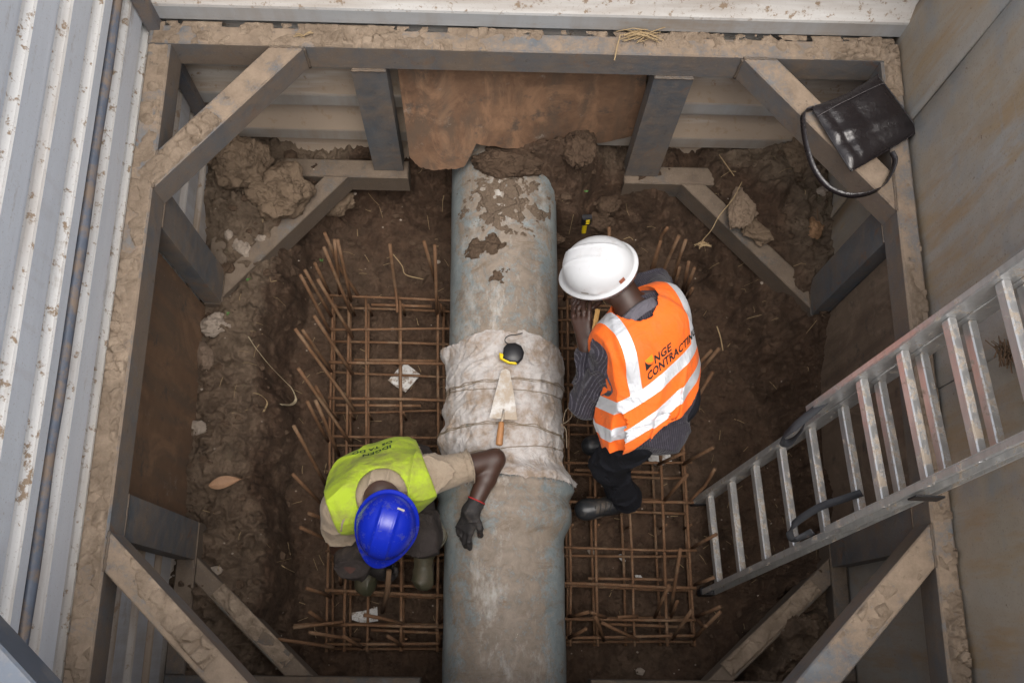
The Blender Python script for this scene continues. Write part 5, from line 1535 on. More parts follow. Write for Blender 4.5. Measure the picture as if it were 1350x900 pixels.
o_ = [(-0.489, 1.173, 0.040), (-0.441, 1.230, 0.040), (-0.406, 1.257, 0.040), (-0.335, 1.202, 0.040), (-0.366, 1.161, 0.040), (-0.403, 1.116, 0.040), (-0.448, 1.141, 0.040)]; scrap('paper_scrap', o_, zmax(o_), 'diamond-shaped piece of dirty white paper under the left rebar cage', 'paper')
o_ = [(-0.605, 0.099, 0.040), (-0.548, 0.107, 0.040), (-0.486, 0.127, 0.040), (-0.479, 0.065, 0.040), (-0.546, 0.055, 0.040), (-0.600, 0.070, 0.040)]; scrap('paper_scrap', o_, zmax(o_), 'crumpled white paper under the near end of the left rebar cage', 'paper')
o_ = [(0.739, 0.843, 0.100), (0.778, 0.865, 0.100), (0.841, 0.859, 0.100), (0.853, 0.796, 0.100), (0.796, 0.774, 0.100), (0.748, 0.794, 0.100)]; scrap('paper_scrap', o_, zmax(o_) + 0.02, 'white mortar-stained board piece behind the standing worker', 'board', PAPER, 0.02, 0.004)
o_ = [(0.593, 0.367, 0.040), (0.614, 0.374, 0.040), (0.634, 0.344, 0.040), (0.627, 0.331, 0.040)]; scrap('paper_scrap', o_, zmax(o_), 'thin white plastic shred under the right rebar cage', 'plastic scrap')
o_ = [(0.674, 0.281, 0.040), (0.701, 0.281, 0.040), (0.708, 0.271, 0.040), (0.680, 0.268, 0.040)]; scrap('paper_scrap', o_, zmax(o_), 'tiny white sliver in the middle of the right rebar cage', 'plastic scrap')
def sprout(p, label, n=5, L=0.011):
    mb = MB(); r2 = random.Random(int(p[0] * 999))
    for k in range(n):
        a = r2.uniform(0, 6.28); l = L * r2.uniform(0.6, 1.2)
        d = Vector((math.cos(a), math.sin(a), 0.6)); w = Vector((-math.sin(a), math.cos(a), 0))
        b = Vector(p)
        mb.add([b, b + d * l * .5 + w * l * .28, b + d * l, b + d * l * .5 - w * l * .28], [(0, 1, 2, 3)])
    tag(mb.build('seedling', LEAF_G), label, 'plant')
sprout(on_earth((-1.175, 1.370, 0.360), 0.006), 'tiny green seedling beside the pale angular stone')
sprout(on_earth((-1.098, 1.534, 0.360), 0.006), 'tiny green seedling on the ledge below the left lower brace')
sprout(on_earth((0.429, 1.987, 0.500), 0.02), 'tiny green seedling on the soil beyond the white helmet')
sprout(on_earth((-0.843, 1.769, 0.400), 0.006), 'tiny green seedling at the edge of the far left cliff')

# ================================================================== PEOPLE
def U(v): return np.array(v, float) / np.linalg.norm(v)
def fold_noise(X, Y, Z, sc, seed, dirv=(0, 0, 1), stretch=0.3):
    """noise whose features run along dirv"""
    d = U(dirv)
    t = (X * d[0] + Y * d[1] + Z * d[2]) * (stretch - 1.0)
    return vnoise((X + t * d[0]) * sc, (Y + t * d[1]) * sc, (Z + t * d[2]) * sc, seed)

def ridge_folds(X, Y, Z, sc, seed, dirv, stretch=0.22):
    a = 1 - np.abs(fold_noise(X, Y, Z, sc, seed, dirv, stretch))
    return 0.6 * a ** 4 + 0.4 * a ** 10

def finish(F, name, mat, parent, uvf=None, it=2):
    V, Q = F.mesh()
    V = relax(V, Q, it, 0.5)
    uv = uvf(V) if uvf is not None else None
    return mobj(name, V, Q, mat, parent, True, uv)

def add_hand(F, wrist, dirv, nrm, size=1.0, curl=0.4, spread=0.12, thumb=1, grow=0.0, thumb_curl=0.5, curls=None):
    """palm and five fingers; nrm points out of the back of the hand, thumb = +1 / -1 side"""
    w = np.array(wrist, float); d = U(dirv); n = U(np.array(nrm, float) - d * np.dot(nrm, d)); s = np.cross(d, n) * thumb
    L = 0.085 * size
    g = grow
    for k in range(4):
        o = (1.5 - k) * 0.019 * size
        F.cone(w + s * o * 0.6, w + d * L + s * o - n * 0.004, (0.015 + g) * size, (0.0125 + g) * size, 0.018)
    lens = (0.070, 0.078, 0.073, 0.058)
    for k in range(4):
        o = (1.5 - k) * 0.0205 * size
        p = w + d * L + s * o
        c = curls[k] if curls else curl * (1 + 0.12 * (k - 1.5))
        dd = U(d + s * (1.5 - k) * spread * 0.5)
        ang = c * 0.6
        rr_ = [0.0098, 0.0092, 0.0086, 0.0074]
        for j, fr in enumerate((0.45, 0.32, 0.25)):
            ang2 = ang + c * 0.55 * j
            q = p + (dd * math.cos(ang2) - n * math.sin(ang2)) * lens[k] * fr * size
            F.cone(p, q, (rr_[j] + g) * size, (rr_[j + 1] + g) * size, 0.003)
            p = q
    t0 = w + d * 0.025 * size + s * 0.024 * size - n * 0.004
    t1 = t0 + U(d * 0.7 + s * 0.75 - n * 0.25) * 0.042 * size
    t2 = t1 + U(d * 0.95 + s * (0.3 - 0.5 * thumb_curl) - n * (0.25 + 0.5 * thumb_curl)) * 0.032 * size
    t3 = t2 + U(d * 0.95 - s * thumb_curl * 0.5 - n * (0.25 + thumb_curl)) * 0.024 * size
    F.cone(t0, t1, (0.0155 + g) * size, (0.0115 + g) * size, 0.012)
    F.cone(t1, t2, (0.0112 + g) * size, (0.0100 + g) * size, 0.003)
    F.cone(t2, t3, (0.0100 + g) * size, (0.0080 + g) * size, 0.003)

def add_head(F, c, fwd, up, s=1.0):
    c = np.array(c, float); f = U(fwd); u = U(np.array(up, float) - f * np.dot(up, f)); l = np.cross(u, f)
    ax = (f, l, u)
    F.ell(c + u * 0.030 - f * 0.008, ax, (0.098 * s, 0.077 * s, 0.098 * s), 0.02)
    F.ell(c - u * 0.040 + f * 0.018, ax, (0.070 * s, 0.060 * s, 0.080 * s), 0.03)
    F.cone(c - u * 0.095 + f * 0.055, c - u * 0.088 + f * 0.068, 0.026 * s, 0.020 * s, 0.025)
    for k in (-1, 1):
        F.cone(c - u * 0.060 + l * k * 0.050 + f * 0.0, c - u * 0.095 + f * 0.058 + l * k * 0.016, 0.022 * s, 0.020 * s, 0.02)
        F.cone(c + u * 0.016 + f * 0.080 + l * k * 0.012, c + u * 0.012 + f * 0.068 + l * k * 0.048, 0.012 * s, 0.011 * s, 0.012)   # brow
        F.ell(c - u * 0.012 + f * 0.070 + l * k * 0.042, ax, (0.020, 0.020, 0.016), 0.012)                              # cheek
        e = c + u * -0.010 - f * 0.008 + l * k * 0.080                                                                 # ear
        F.ell(e, (f * 0.9 + l * k * 0.35, l * k - f * 0.3, u), (0.019, 0.007, 0.032), 0.004)
        F.ell(c - u * 0.040 + f * 0.094 + l * k * 0.010, ax, (0.012, 0.010, 0.009), 0.008)                              # nostril wing
    F.cone(c + u * 0.005 + f * 0.090, c - u * 0.034 + f * 0.108, 0.009, 0.014, 0.012)                                   # nose
    F.cone(c - u * 0.064 + f * 0.086 + l * 0.018, c - u * 0.064 + f * 0.086 - l * 0.018, 0.0085, 0.0085, 0.006)           # lips
    F.cone(c - u * 0.077 + f * 0.082 + l * 0.016, c - u * 0.077 + f * 0.082 - l * 0.016, 0.0090, 0.0090, 0.006)
    return c, f, l, u

def add_eyes(parent, c, f, l, u):
    EYE = m_plain('eye_white', (0.6, 0.58, 0.55), 0.25, bump=0)
    for k in (-1, 1):
        p = c - u * 0.004 + f * 0.079 + l * k * 0.031
        bm = bmesh.new(); bmesh.ops.create_uvsphere(bm, u_segments=12, v_segments=8, radius=0.0125)
        v_ = [tuple(p + np.array(q.co)) for q in bm.verts]; f_ = [[w.index for w in fa.verts] for fa in bm.faces]; bm.free()
        e = mobj('eye', v_, f_, EYE, parent, True)
        bm = bmesh.new(); bmesh.ops.create_uvsphere(bm, u_segments=10, v_segments=6, radius=0.006)
        v_ = [tuple(p + f * 0.0078 + np.array(q.co)) for q in bm.verts]; f_ = [[w.index for w in fa.verts] for fa in bm.faces]; bm.free()
        mobj('iris', v_, f_, HAIR, e, True)

def helmet(parent, c, fwd, up, mat, a=0.135, b=0.112, h=0.135, peak=0.05, rim=0.012, skirt=0.0, ribs=3):
    """hard hat: c = centre of the rim plane"""
    c = np.array(c, float); f = U(fwd); u = U(np.array(up, float) - f * np.dot(up, f)); l = np.cross(u, f)
    nT = 96
    prof = []
    # (kind, value): brim rings then dome rings
    v, fc = [], []
    rings = 0
    def ring(fn):
        nonlocal rings
        for j in range(nT):
            w = 2 * math.pi * j / nT
            x, y, z = fn(w)
            v.append(tuple(c + f * x + l * y + u * z))
        rings += 1
    def pk(w):  # peak extension towards the front
        return peak * max(0.0, math.cos(w)) ** 2.2
    def rimr(w, ext): return ((a + ext + pk(w) * (1 if ext > 0 else 0)) * math.cos(w), (b + ext) * math.sin(w))
    def edge(ext, z):
        def g(w):
            e = ext
            x, y = (a + e + (pk(w) if e > 0.002 else 0)) * math.cos(w), (b + e) * math.sin(w)
            return x, y, z - (0.016 * max(0, math.cos(w)) ** 2 * (1 if e > 0.002 else 0))
        return g
    ring(edge(-0.004, -0.004 - skirt))
    ring(edge(0.001, -0.006 - skirt))
    if skirt: 
        ring(edge(0.0015 + rim * 0.3, -0.004))
    ring(edge(rim, -0.006)); ring(edge(rim + 0.002, -0.003)); ring(edge(rim, 0.001))
    ring(edge(0.003, 0.004)); ring(edge(0.0, 0.010))
    nD = 26
    for k in range(1, nD):
        t = k / nD * math.pi / 2
        def g(w, t=t):
            x, y = a * math.cos(t) ** 0.82 * math.cos(w), b * math.cos(t) ** 0.82 * math.sin(w)
            z = 0.010 + (h - 0.010) * math.sin(t) ** 0.95
            # longitudinal ribs over the crown
            q = abs(y)
            rb_ = math.exp(-((q - 0.030) / 0.0055) ** 2) * 0.0035 + (0.003 if q < 0.027 else 0.003 * math.exp(-((q - 0.027) / 0.004) ** 2))
            fade = min(1.0, max(0.0, (math.sin(t) - 0.25) * 3)) * (1.0 if x > -a * 0.75 else 0.4)
            z += rb_ * fade * 1.8
            # ventilation / slot bosses on the flanks
            sb = math.exp(-((x + 0.005) / 0.02) ** 2) * math.exp(-((t - 0.10) / 0.10) ** 2)
            y2 = y * (1 + 0.05 * sb)
            return x, y2, z
        ring(g)
    for i in range(rings - 1):
        for j in range(nT):
            j2 = (j + 1) % nT
            fc.append((i * nT + j, i * nT + j2, (i + 1) * nT + j2, (i + 1) * nT + j))
    v.append(tuple(c + u * (h + 0.004))); top = len(v) - 1
    for j in range(nT):
        fc.append(((rings - 1) * nT + j, (rings - 1) * nT + (j + 1) % nT, top))
    o = mobj('helmet', v, fc, mat, parent, True)
    return o, c, f, l, u

def conform(text, tgt_bvh, org, xd, yd, nd, size, mat, parent, name, sy=1.0, shear=0.0, bold=0.0, off=0.0015, warp=None):
    """print lettering on a surface: glyph outlines cast along -nd on to it"""
    cu = bpy.data.curves.new('txt', 'FONT'); cu.body = text; cu.size = size; cu.offset = bold; cu.resolution_u = 2; cu.space_character = 1.05
    to = bpy.data.objects.new('txt', cu)
    COL.objects.link(to)
    bpy.context.view_layer.update()
    me = to.to_mesh()
    bm = bmesh.new(); bm.from_mesh(me); to.to_mesh_clear()
    bpy.data.objects.remove(to, do_unlink=True)
    bmesh.ops.triangulate(bm, faces=bm.faces)
    for _ in range(3):
        ed = [e for e in bm.edges if e.calc_length() > 0.006]
        if not ed: break
        bmesh.ops.subdivide_edges(bm, edges=ed, cuts=1, use_grid_fill=False)
        bmesh.ops.triangulate(bm, faces=bm.faces)
    return project(bm, tgt_bvh, org, xd, yd, nd, mat, parent, name, sy, shear, off, warp)

def project(bm, tgt_bvh, org, xd, yd, nd, mat, parent, name, sy=1.0, shear=0.0, off=0.0015, warp=None):
    org, xd, yd, nd = Vector(org), Vector(xd), Vector(yd), Vector(nd)
    v = []
    bad = set()
    for i, w in enumerate(bm.verts):
        x, y = w.co.x + shear * w.co.y, w.co.y * sy
        if warp: y += warp(x)
        q = org + xd * x + yd * y
        hit, n_, _, _ = tgt_bvh.ray_cast(q + nd * 0.4, -nd)
        if hit is None: bad.add(i); hit = q; n_ = nd
        if n_.dot(nd) < 0: n_ = -n_
        v.append(tuple(hit + n_ * off))
    bm.verts.index_update()
    f = [[w.index for w in fa.verts] for fa in bm.faces if not any(w.index in bad for w in fa.verts)]
    bm.free()
    return mobj(name, v, f, mat, parent) if f else None

def bvh_of(o):
    off = wloc(o)
    return BVHTree.FromPolygons([tuple(Vector(v_.co) + off) for v_ in o.data.vertices], [tuple(p.vertices) for p in o.data.polygons])

def shoe(F, heel, toe, up=(0, 0, 1), w=0.042, h=0.055):
    heel, toe = np.array(heel, float), np.array(toe, float)
    d = U(toe - heel); u = U(up); s = np.cross(d, u)
    L = np.linalg.norm(toe - heel)
    F.cone(heel + d * 0.03 + u * 0.035, heel + d * L * 0.45 + u * 0.036, 0.036, 0.036, 0.02)
    F.cone(heel + d * L * 0.40 + u * 0.032, heel + d * (L - 0.045) + u * 0.030, 0.037, 0.037, 0.025)
    F.ell(heel + d * (L - 0.055) + u * 0.032, (d, s, u), (0.056, 0.047, 0.034), 0.02)
    F.cone(heel + d * 0.045 + u * 0.06, heel + d * 0.06 + u * 0.10, 0.042, 0.044, 0.02)
    F.cone(heel + d * 0.06 + u * 0.075, heel + d * L * 0.55 + u * 0.045, 0.038, 0.032, 0.02)

def sole(parent, heel, toe, mat=SOLE, z0=0.0):
    heel, toe = Vector(heel), Vector(toe)
    d = (toe - heel); L = d.length; d.normalize(); s = Vector((0, 0, 1)).cross(d).normalized()
    out = [(0.0, 0.026), (0.02, 0.036), (0.08, 0.036), (0.14, 0.036), (0.19, 0.044), (0.23, 0.046), (0.265, 0.036), (0.285, 0.015)]
    poly = [heel + d * (a * L / 0.285 - 0.003) + s * b for a, b in out] + [heel + d * (a * L / 0.285 - 0.003) - s * b for a, b in reversed(out)]
    m = slab([tuple(p) for p in poly], heel.z - 0.002, heel.z + 0.024, 0.004)
    return m.build('sole', mat, parent)

# hi-vis material: u = across the back (m), v = along the spine (m)
def m_vest(name, col, vert, bands, dirt=None, lim=None):
    t = NT(name)
    u, v, _ = t.sep(t.uv())
    b = t.noise(18, 5, 0.65); w = t.noise(500, 2)
    c = t.mix(b, tuple(x * 0.93 for x in col), tuple(min(1, x * 1.05) for x in col))
    if dirt:
        c = t.mix(t.ramp(t.ma('ADD', t.ma('MULTIPLY', t.noise(7, 6, 0.7), 0.7), t.ma('MULTIPLY', t.noise(34, 5, 0.75), 0.3)), [(0.47, 0.0), (0.62, 0.75)]), c, dirt)
    mask = None
    def band(x, lo, hi):
        return t.ma('MULTIPLY', t.ma('GREATER_THAN', x, lo), t.ma('LESS_THAN', x, hi))
    if vert:
        au = t.ma('ABSOLUTE', t.ma('SUBTRACT', u, vert[3] if len(vert) > 3 else 0.0))
        mask = t.ma('MULTIPLY', band(au, vert[0], vert[1]), t.ma('GREATER_THAN', v, vert[2]))
    for lo, hi in bands:
        k = band(v, lo, hi)
        mask = k if mask is None else t.ma('MAXIMUM', mask, k)
    rg = 0.8
    if mask is not None:
        c = t.mix(mask, c, t.mix(b, (0.56, 0.58, 0.61), (0.74, 0.76, 0.79)))
        rg = t.mix(mask, (0.8,) * 3, (0.38,) * 3)
    return t.out(c, rg, t.ma('MULTIPLY', mask, 0.25) if mask is not None else 0.0, t.bump(t.ma('ADD', t.ma('MULTIPLY', t.ma('ABSOLUTE', t.ma('SUBTRACT', t.noise(7, 3, 0.5, dist=1.4), 0.5)), -4.0), t.ma('ADD', t.ma('MULTIPLY', b, 0.6), t.ma('MULTIPLY', w, 0.15))), 0.42, 0.010), Sheen_Weight=0.05)

# ------------------------------------------------------------------ the standing worker in orange
B2 = np.array((0.625, 0.830, 0.97)); Lsh = np.array((0.452, 1.015, 1.13)); Rsh = np.array((0.640, 1.185, 1.13))
SC = (Lsh + Rsh) / 2
lat = U(Rsh - Lsh); spn = U(SC - B2); bnr = U(np.cross(lat, spn))
if bnr[2] < 0: bnr = -bnr
du_ = np.cross(spn, bnr); du_ = du_ / np.dot(du_, lat); dv_ = np.cross(bnr, lat); dv_ = dv_ / np.dot(dv_, spn)   # skewed axes of the twisted back
w2 = thing('person', (0.60, 0.68, 0.21), 'standing worker bending forward in orange hi-vis vest, white helmet and black trousers', 'person')
NK = SC + spn * 0.045 + bnr * 0.02
HD2 = np.array((0.408, 1.272, 1.225)); F2 = U((-0.86, 0.06, -0.50)); U2 = np.array((-0.40, 0.20, 0.90))
Lel, Lwr = np.array((0.372, 0.872, 0.87)), np.array((0.362, 1.055, 1.01))
Rel, Rwr = np.array((0.66, 1.36, 0.90)), np.array((0.43, 1.285, 1.00))
hipL, hipR = B2 - lat * 0.085 - spn * 0.02, B2 + lat * 0.085 - spn * 0.02
kneL, kneR = np.array((0.488, 0.672, 0.60)), np.array((0.55, 0.875, 0.62))
ankL, ankR = np.array((0.602, 0.586, 0.30)), np.array((0.665, 0.855, 0.30))
def torso(F, off=0.0, k=0.05, arms=True):
    for q in (-1, 1):
        p0, p1, p2 = B2 + lat * q * 0.075, B2 + spn * 0.16 + lat * q * 0.068, B2 + spn * 0.30 + lat * q * 0.082
        F.cone(p0, p1, 0.112 + off, 0.105 + off, k); F.cone(p1, p2, 0.105 + off, 0.112 + off, k)
        s = Lsh if q < 0 else Rsh
        F.cone(p2 + bnr * 0.01, s * 0.78 + SC * 0.22 - spn * 0.02, 0.105 + off, 0.070 + off, k)
        F.cone(SC + spn * 0.03, s, 0.070 + off, 0.062 + off, k)
def sp2(V): # (u, v) of the back
    d = V - B2
    return np.stack([d @ du_, d @ dv_], 1)
lo2, hi2 = (0.22, 0.45, 0.15), (1.05, 1.55, 1.50)
F = Field(lo2, hi2, 0.0045)
hc, hf, hl, hu = add_head(F, HD2, F2, U2)
F.cone(NK - spn * 0.02, hc - hu * 0.05 - hf * 0.03, 0.062, 0.054, 0.03)
torso(F, -0.012)
for q, s, e, w in ((-1, Lsh, Lel, Lwr), (1, Rsh, Rel, Rwr)):
    F.cone(s, e, 0.052, 0.040, 0.02); F.cone(e, w, 0.041, 0.027, 0.015)
add_hand(F, Lwr + np.array((-0.004, 0.02, 0.012)), (-0.18, 0.80, 0.35), (-0.45, -0.25, 0.85), 1.0, 0.45, 0.16, 1, 0.0, 0.4, [0.35, 0.45, 0.6, 0.7])
add_hand(F, Rwr, (-0.75, -0.25, 0.35), (0.2, 0.75, 0.5), 1.0, 0.8, 0.1, -1)
for h_, k_, a_ in ((hipL, kneL, ankL), (hipR, kneR, ankR)):
    F.cone(h_, k_, 0.075, 0.052, 0.03); F.cone(k_, a_, 0.052, 0.036, 0.02)
finish(F, 'body', SKIN, w2)
add_eyes(w2, hc, hf, hl, hu)
# hair: a tight cap under the helmet
F = Field(hc - 0.16, hc + 0.16, 0.006)
F.ell(hc + hu * 0.030 - hf * 0.012, (hf, hl, hu), (0.100, 0.080, 0.099), 0.01)
X, Y, Z = F.full()
q = (X - hc[0]) * (hu * 0.8 + hf * 0.6)[0] + (Y - hc[1]) * (hu * 0.8 + hf * 0.6)[1] + (Z - hc[2]) * (hu * 0.8 + hf * 0.6)[2]
q2 = (X - hc[0]) * hu[0] + (Y - hc[1]) * hu[1] + (Z - hc[2]) * hu[2]
qf = (X - hc[0]) * hf[0] + (Y - hc[1]) * hf[1] + (Z - hc[2]) * hf[2]
F.A = np.maximum(F.A, np.maximum(-q2 - 0.035, qf - 0.06)).astype(np.float32)
finish(F, 'hair', HAIR, w2)
# shirt
F = Field(lo2, hi2, 0.0055)
torso(F, 0.004)
for s, e, w in ((Lsh, Lel, Lwr), (Rsh, Rel, Rwr)):
    F.cone(s, e, 0.068, 0.058, 0.03); F.cone(e, w - (w - e) * 0.08, 0.058, 0.040, 0.02)
F.cone(B2 + spn * 0.12, B2 - spn * 0.065 + bnr * 0.0, 0.112, 0.118, 0.04)
X, Y, Z = F.full()
F.fold(lambda x_, y_, z_: -0.016 * ridge_folds(x_, y_, z_, 13, 5, (1, 0.3, -0.3), 0.35) + 0.008)
dN = (X - NK[0]) * spn[0] + (Y - NK[1]) * spn[1] + (Z - NK[2]) * spn[2]
F.A = np.maximum(F.A, 0.02 - np.sqrt((X - hc[0]) ** 2 + (Y - hc[1]) ** 2 + (Z - hc[2]) ** 2) + 0.075).astype(np.float32)
dw = ((X - Lwr[0]) * (Lwr - Lel)[0] + (Y - Lwr[1]) * (Lwr - Lel)[1] + (Z - Lwr[2]) * (Lwr - Lel)[2]) / np.linalg.norm(Lwr - Lel)
F.A = np.where((np.sqrt((X - Lwr[0]) ** 2 + (Y - Lwr[1]) ** 2 + (Z - Lwr[2]) ** 2) < 0.07), np.maximum(F.A, dw + 0.004), F.A).astype(np.float32)
def uv_shirt(V):
    d = V - Lsh
    ax = U(Lel - Lsh); sd_ = np.cross(ax, bnr)
    arm = np.linalg.norm(V - (Lsh + (np.clip(d @ ax, 0, 0.3))[:, None] * ax), axis=1) < 0.10
    u1 = sp2(V)[:, 0]; u2 = d @ U(sd_)
    return np.stack([np.where(arm, u2, u1), V[:, 2]], 1)
finish(F, 'shirt', STRIPED, w2, uv_shirt)
# standing collar: folded band round the neck
ca, cb = NK + spn * 0.005, hc - hu * 0.05 - hf * 0.02
cd = U(cb - ca); c1_ = U(lat - cd * np.dot(lat, cd)); c2_ = np.cross(cd, c1_)
mb = MB()
vv, ff = [], []
nC = 40
for i in range(nC + 1):
    w = -2.45 + 4.9 * i / nC + math.atan2(np.dot(-bnr, c2_), np.dot(-bnr, c1_)) + math.pi
    rad = c1_ * math.cos(w) * 1.12 + c2_ * math.sin(w)
    for rr_, hh in ((0.072, -0.010), (0.068, 0.030), (0.072, 0.036), (0.079, 0.030), (0.092, -0.006), (0.088, -0.010)):
        vv.append(tuple(ca + rad * (rr_ + 0.003 * math.sin(w * 5)) + cd * (hh + 0.003 * math.sin(w * 3))))
for i in range(nC):
    for j in range(5):
        a = i * 6 + j; ff.append((a, a + 6, a + 7, a + 1))
mobj('collar', vv, ff, COLLAR, w2, True)
# trousers
F = Field(lo2, hi2, 0.0055)
F.cone(hipL - bnr * 0.02, hipR - bnr * 0.02, 0.105, 0.105, 0.04)
for h_, k_, a_ in ((hipL, kneL, ankL), (hipR, kneR, ankR)):
    F.cone(h_, k_, 0.095, 0.072, 0.04); F.cone(k_, a_ + np.array((0, 0, 0.03)), 0.072, 0.060, 0.03)
X, Y, Z = F.full()
F.fold(lambda x_, y_, z_: -0.018 * ridge_folds(x_, y_, z_, 12, 8, (0.7, 0.5, 0.2), 0.4) + 0.007)
F.A = np.maximum(F.A, 0.285 - Z).astype(np.float32)
finish(F, 'trousers', TROUSER_B, w2)
# shoes
for nm, he, to in (('l', (0.660, 0.582, 0.212), (0.382, 0.536, 0.212)), ('r', (0.690, 0.858, 0.212), (0.415, 0.822, 0.212))):
    F = Field(np.minimum(he, to) - 0.08, np.maximum(he, to) + np.array((0.08, 0.08, 0.16)), 0.004)
    shoe(F, he, to)
    X, Y, Z = F.full()
    F.A = np.maximum(F.A, he[2] + 0.012 - Z).astype(np.float32)
    sh = finish(F, 'shoe', SHOE, w2)
    sole(sh, he, to)
    d = U(np.array(to) - np.array(he)); s = np.cross(d, (0, 0, 1))
    mb = MB()
    for k in range(5):
        p = np.array(he) + d * (0.105 + 0.022 * k) + np.array((0, 0, 0.098 - 0.0075 * k))
        mb.tube([p - s * 0.028 - np.array((0, 0, 0.014)) + d * 0.008, p + np.array((0, 0, 0.004)), p + s * 0.028 - np.array((0, 0, 0.014)) - d * 0.008], 0.003, 6)
    mb.build('laces', m_plain('laces', (0.035, 0.034, 0.032), 0.9), sh, True)
# vest
F = Field(lo2, hi2, 0.0045)
torso(F, 0.024, 0.055)
F.cone(B2 + spn * 0.10, B2 - spn * 0.08 + bnr * 0.016, 0.130, 0.142, 0.05)
F.cone(B2 + spn * 0.22 - lat * 0.06 - bnr * 0.05, B2 + spn * 0.04 - lat * 0.115 - bnr * 0.075, 0.110, 0.112, 0.04)
X, Y, Z = F.full()
dx, dy, dz = X - B2[0], Y - B2[1], Z - B2[2]
S_ = dx * dv_[0] + dy * dv_[1] + dz * dv_[2]
Lq = dx * du_[0] + dy * du_[1] + dz * du_[2]
low = np.clip((0.20 - S_) / 0.25, 0, 1)
def lowf(x_, y_, z_): return np.clip((0.22 - ((x_ - B2[0]) * spn[0] + (y_ - B2[1]) * spn[1] + (z_ - B2[2]) * spn[2])) / 0.25, 0, 1)
def vfold(x_, y_, z_):
    k = lowf(x_, y_, z_)
    return 0.006 + 0.004 * k - (0.012 + 0.030 * k) * ridge_folds(x_, y_, z_, 7.5, 15, spn + 0.6 * lat, 0.40) * (0.35 + 0.65 * k) - 0.012 * k * ridge_folds(x_, y_, z_, 9, 25, lat - 0.4 * spn, 0.35)
F.fold(vfold)
nk = np.sqrt(((X - NK[0] - 0.03 * spn[0]) / 1.0) ** 2 + (Y - NK[1] - 0.03 * spn[1]) ** 2 + (Z - NK[2] - 0.03 * spn[2]) ** 2)
cut = np.maximum(0.098 - nk, np.abs(Lq) - 0.192 - 0.05 * np.clip((0.22 - S_) / 0.2, 0, 1))
cut = np.maximum(cut, -S_ + 0.005 - 0.015 * np.sin(Lq * 22))
arm = np.sqrt((X - Lel[0]) ** 2 + (Y - Lel[1]) ** 2 + (Z - Lel[2]) ** 2)
F.A = np.maximum(F.A, cut).astype(np.float32)
# the sleeves come out of round arm holes
for s, e in ((Lsh, Lel), (Rsh, Rel)):
    d = e - s; L2 = float(d.dot(d))
    t = np.clip(((X - s[0]) * d[0] + (Y - s[1]) * d[1] + (Z - s[2]) * d[2]) / L2, 0.18, 1)
    dist = np.sqrt((X - s[0] - t * d[0]) ** 2 + (Y - s[1] - t * d[1]) ** 2 + (Z - s[2] - t * d[2]) ** 2)
    F.A = np.maximum(F.A, 0.066 - dist).astype(np.float32)
VEST_O = m_vest('orange_hi_vis', (0.95, 0.15, 0.008), (0.128, 0.174, 0.150, 0.02), ((0.140, 0.186), (0.040, 0.084)), (0.62, 0.15, 0.03))
vo = finish(F, 'vest', VEST_O, w2, sp2)
bv = bvh_of(vo)
def vp(l, s): # point over the back for lateral l, spine s
    q = B2 + spn * s + lat * l + bnr * 0.12
    return q
xd = U(vp(0.1, 0.18) - vp(-0.1, 0.18)); yd = spn
bend = lambda x: 0.10 * (x - 0.09) ** 2
conform('CONTRACTING', bv, vp(-0.082, 0.200), xd, yd, bnr, 0.0355, INK, w2, 'printed_lettering', 1.15, 0.1, 0.0011)
conform('NGE', bv, vp(-0.040, 0.236), xd, yd, bnr, 0.040, INK, w2, 'printed_lettering', 1.0, 0.1, 0.0011)
# emblem: black wedge with a yellow crescent above it
def emblem(poly, mat):
    bm = bmesh.new()
    bm.faces.new([bm.verts.new((x, y, 0)) for x, y in poly])
    bmesh.ops.triangulate(bm, faces=bm.faces)
    for _ in range(2):
        bmesh.ops.subdivide_edges(bm, edges=[e for e in bm.edges if e.calc_length() > 0.005], cuts=1)
        bmesh.ops.triangulate(bm, faces=bm.faces)
    project(bm, bv, vp(-0.082, 0.238), xd, yd, bnr, mat, w2, 'printed_emblem')
emblem([(0.0, 0.0), (0.036, 0.006), (0.026, 0.009), (0.014, 0.016), (0.006, 0.026), (0.0, 0.036)], INK)
emblem([(0.0, 0.040), (0.006, 0.031), (0.016, 0.022), (0.028, 0.016), (0.039, 0.014), (0.039, 0.040)], INK_Y)
# white helmet
hb = hc + hu * 0.045 - hf * 0.005
hm, c_, f_, l_, u_ = helmet(w2, hb, hf, hu, WHITEHAT, 0.134, 0.114, 0.118, 0.030, 0.010, 0.022)
bh = bvh_of(hm)
def patch(bvh, org, xd, yd, nd, w, h, mat, parent, name='sticker', off=0.0012, rnd_=0.0):
    bm = bmesh.new()
    bmesh.ops.create_grid(bm, x_segments=5, y_segments=5, size=0.5)
    for v_ in bm.verts: v_.co.x *= w; v_.co.y *= h
    return project(bm, bvh, org, xd, yd, nd, mat, parent, name, 1, 0, off)
sidev = U(-l_ * -1.0)
pl_ = Vector(c_) - Vector(f_) * 0.085 + Vector(u_) * 0.040
south = Vector(l_) if l_[1] < 0 else -Vector(l_)
patch(bh, Vector(c_) + south * 0.05 - Vector(f_) * 0.080 + Vector(u_) * 0.022, -Vector(f_) * 0.75 - south * 0.5, Vector(u_), south * 0.7 - Vector(f_) * 0.7, 0.026, 0.018, STICKER_R, hm)
patch(bh, Vector(c_) + south * 0.10 + Vector(f_) * 0.035 + Vector(u_) * 0.024, -Vector(f_), Vector(u_), south, 0.030, 0.009, m_plain('faded_print', (0.30, 0.27, 0.24), 0.7, sc=300, var=0.6), hm, 'faded_print')
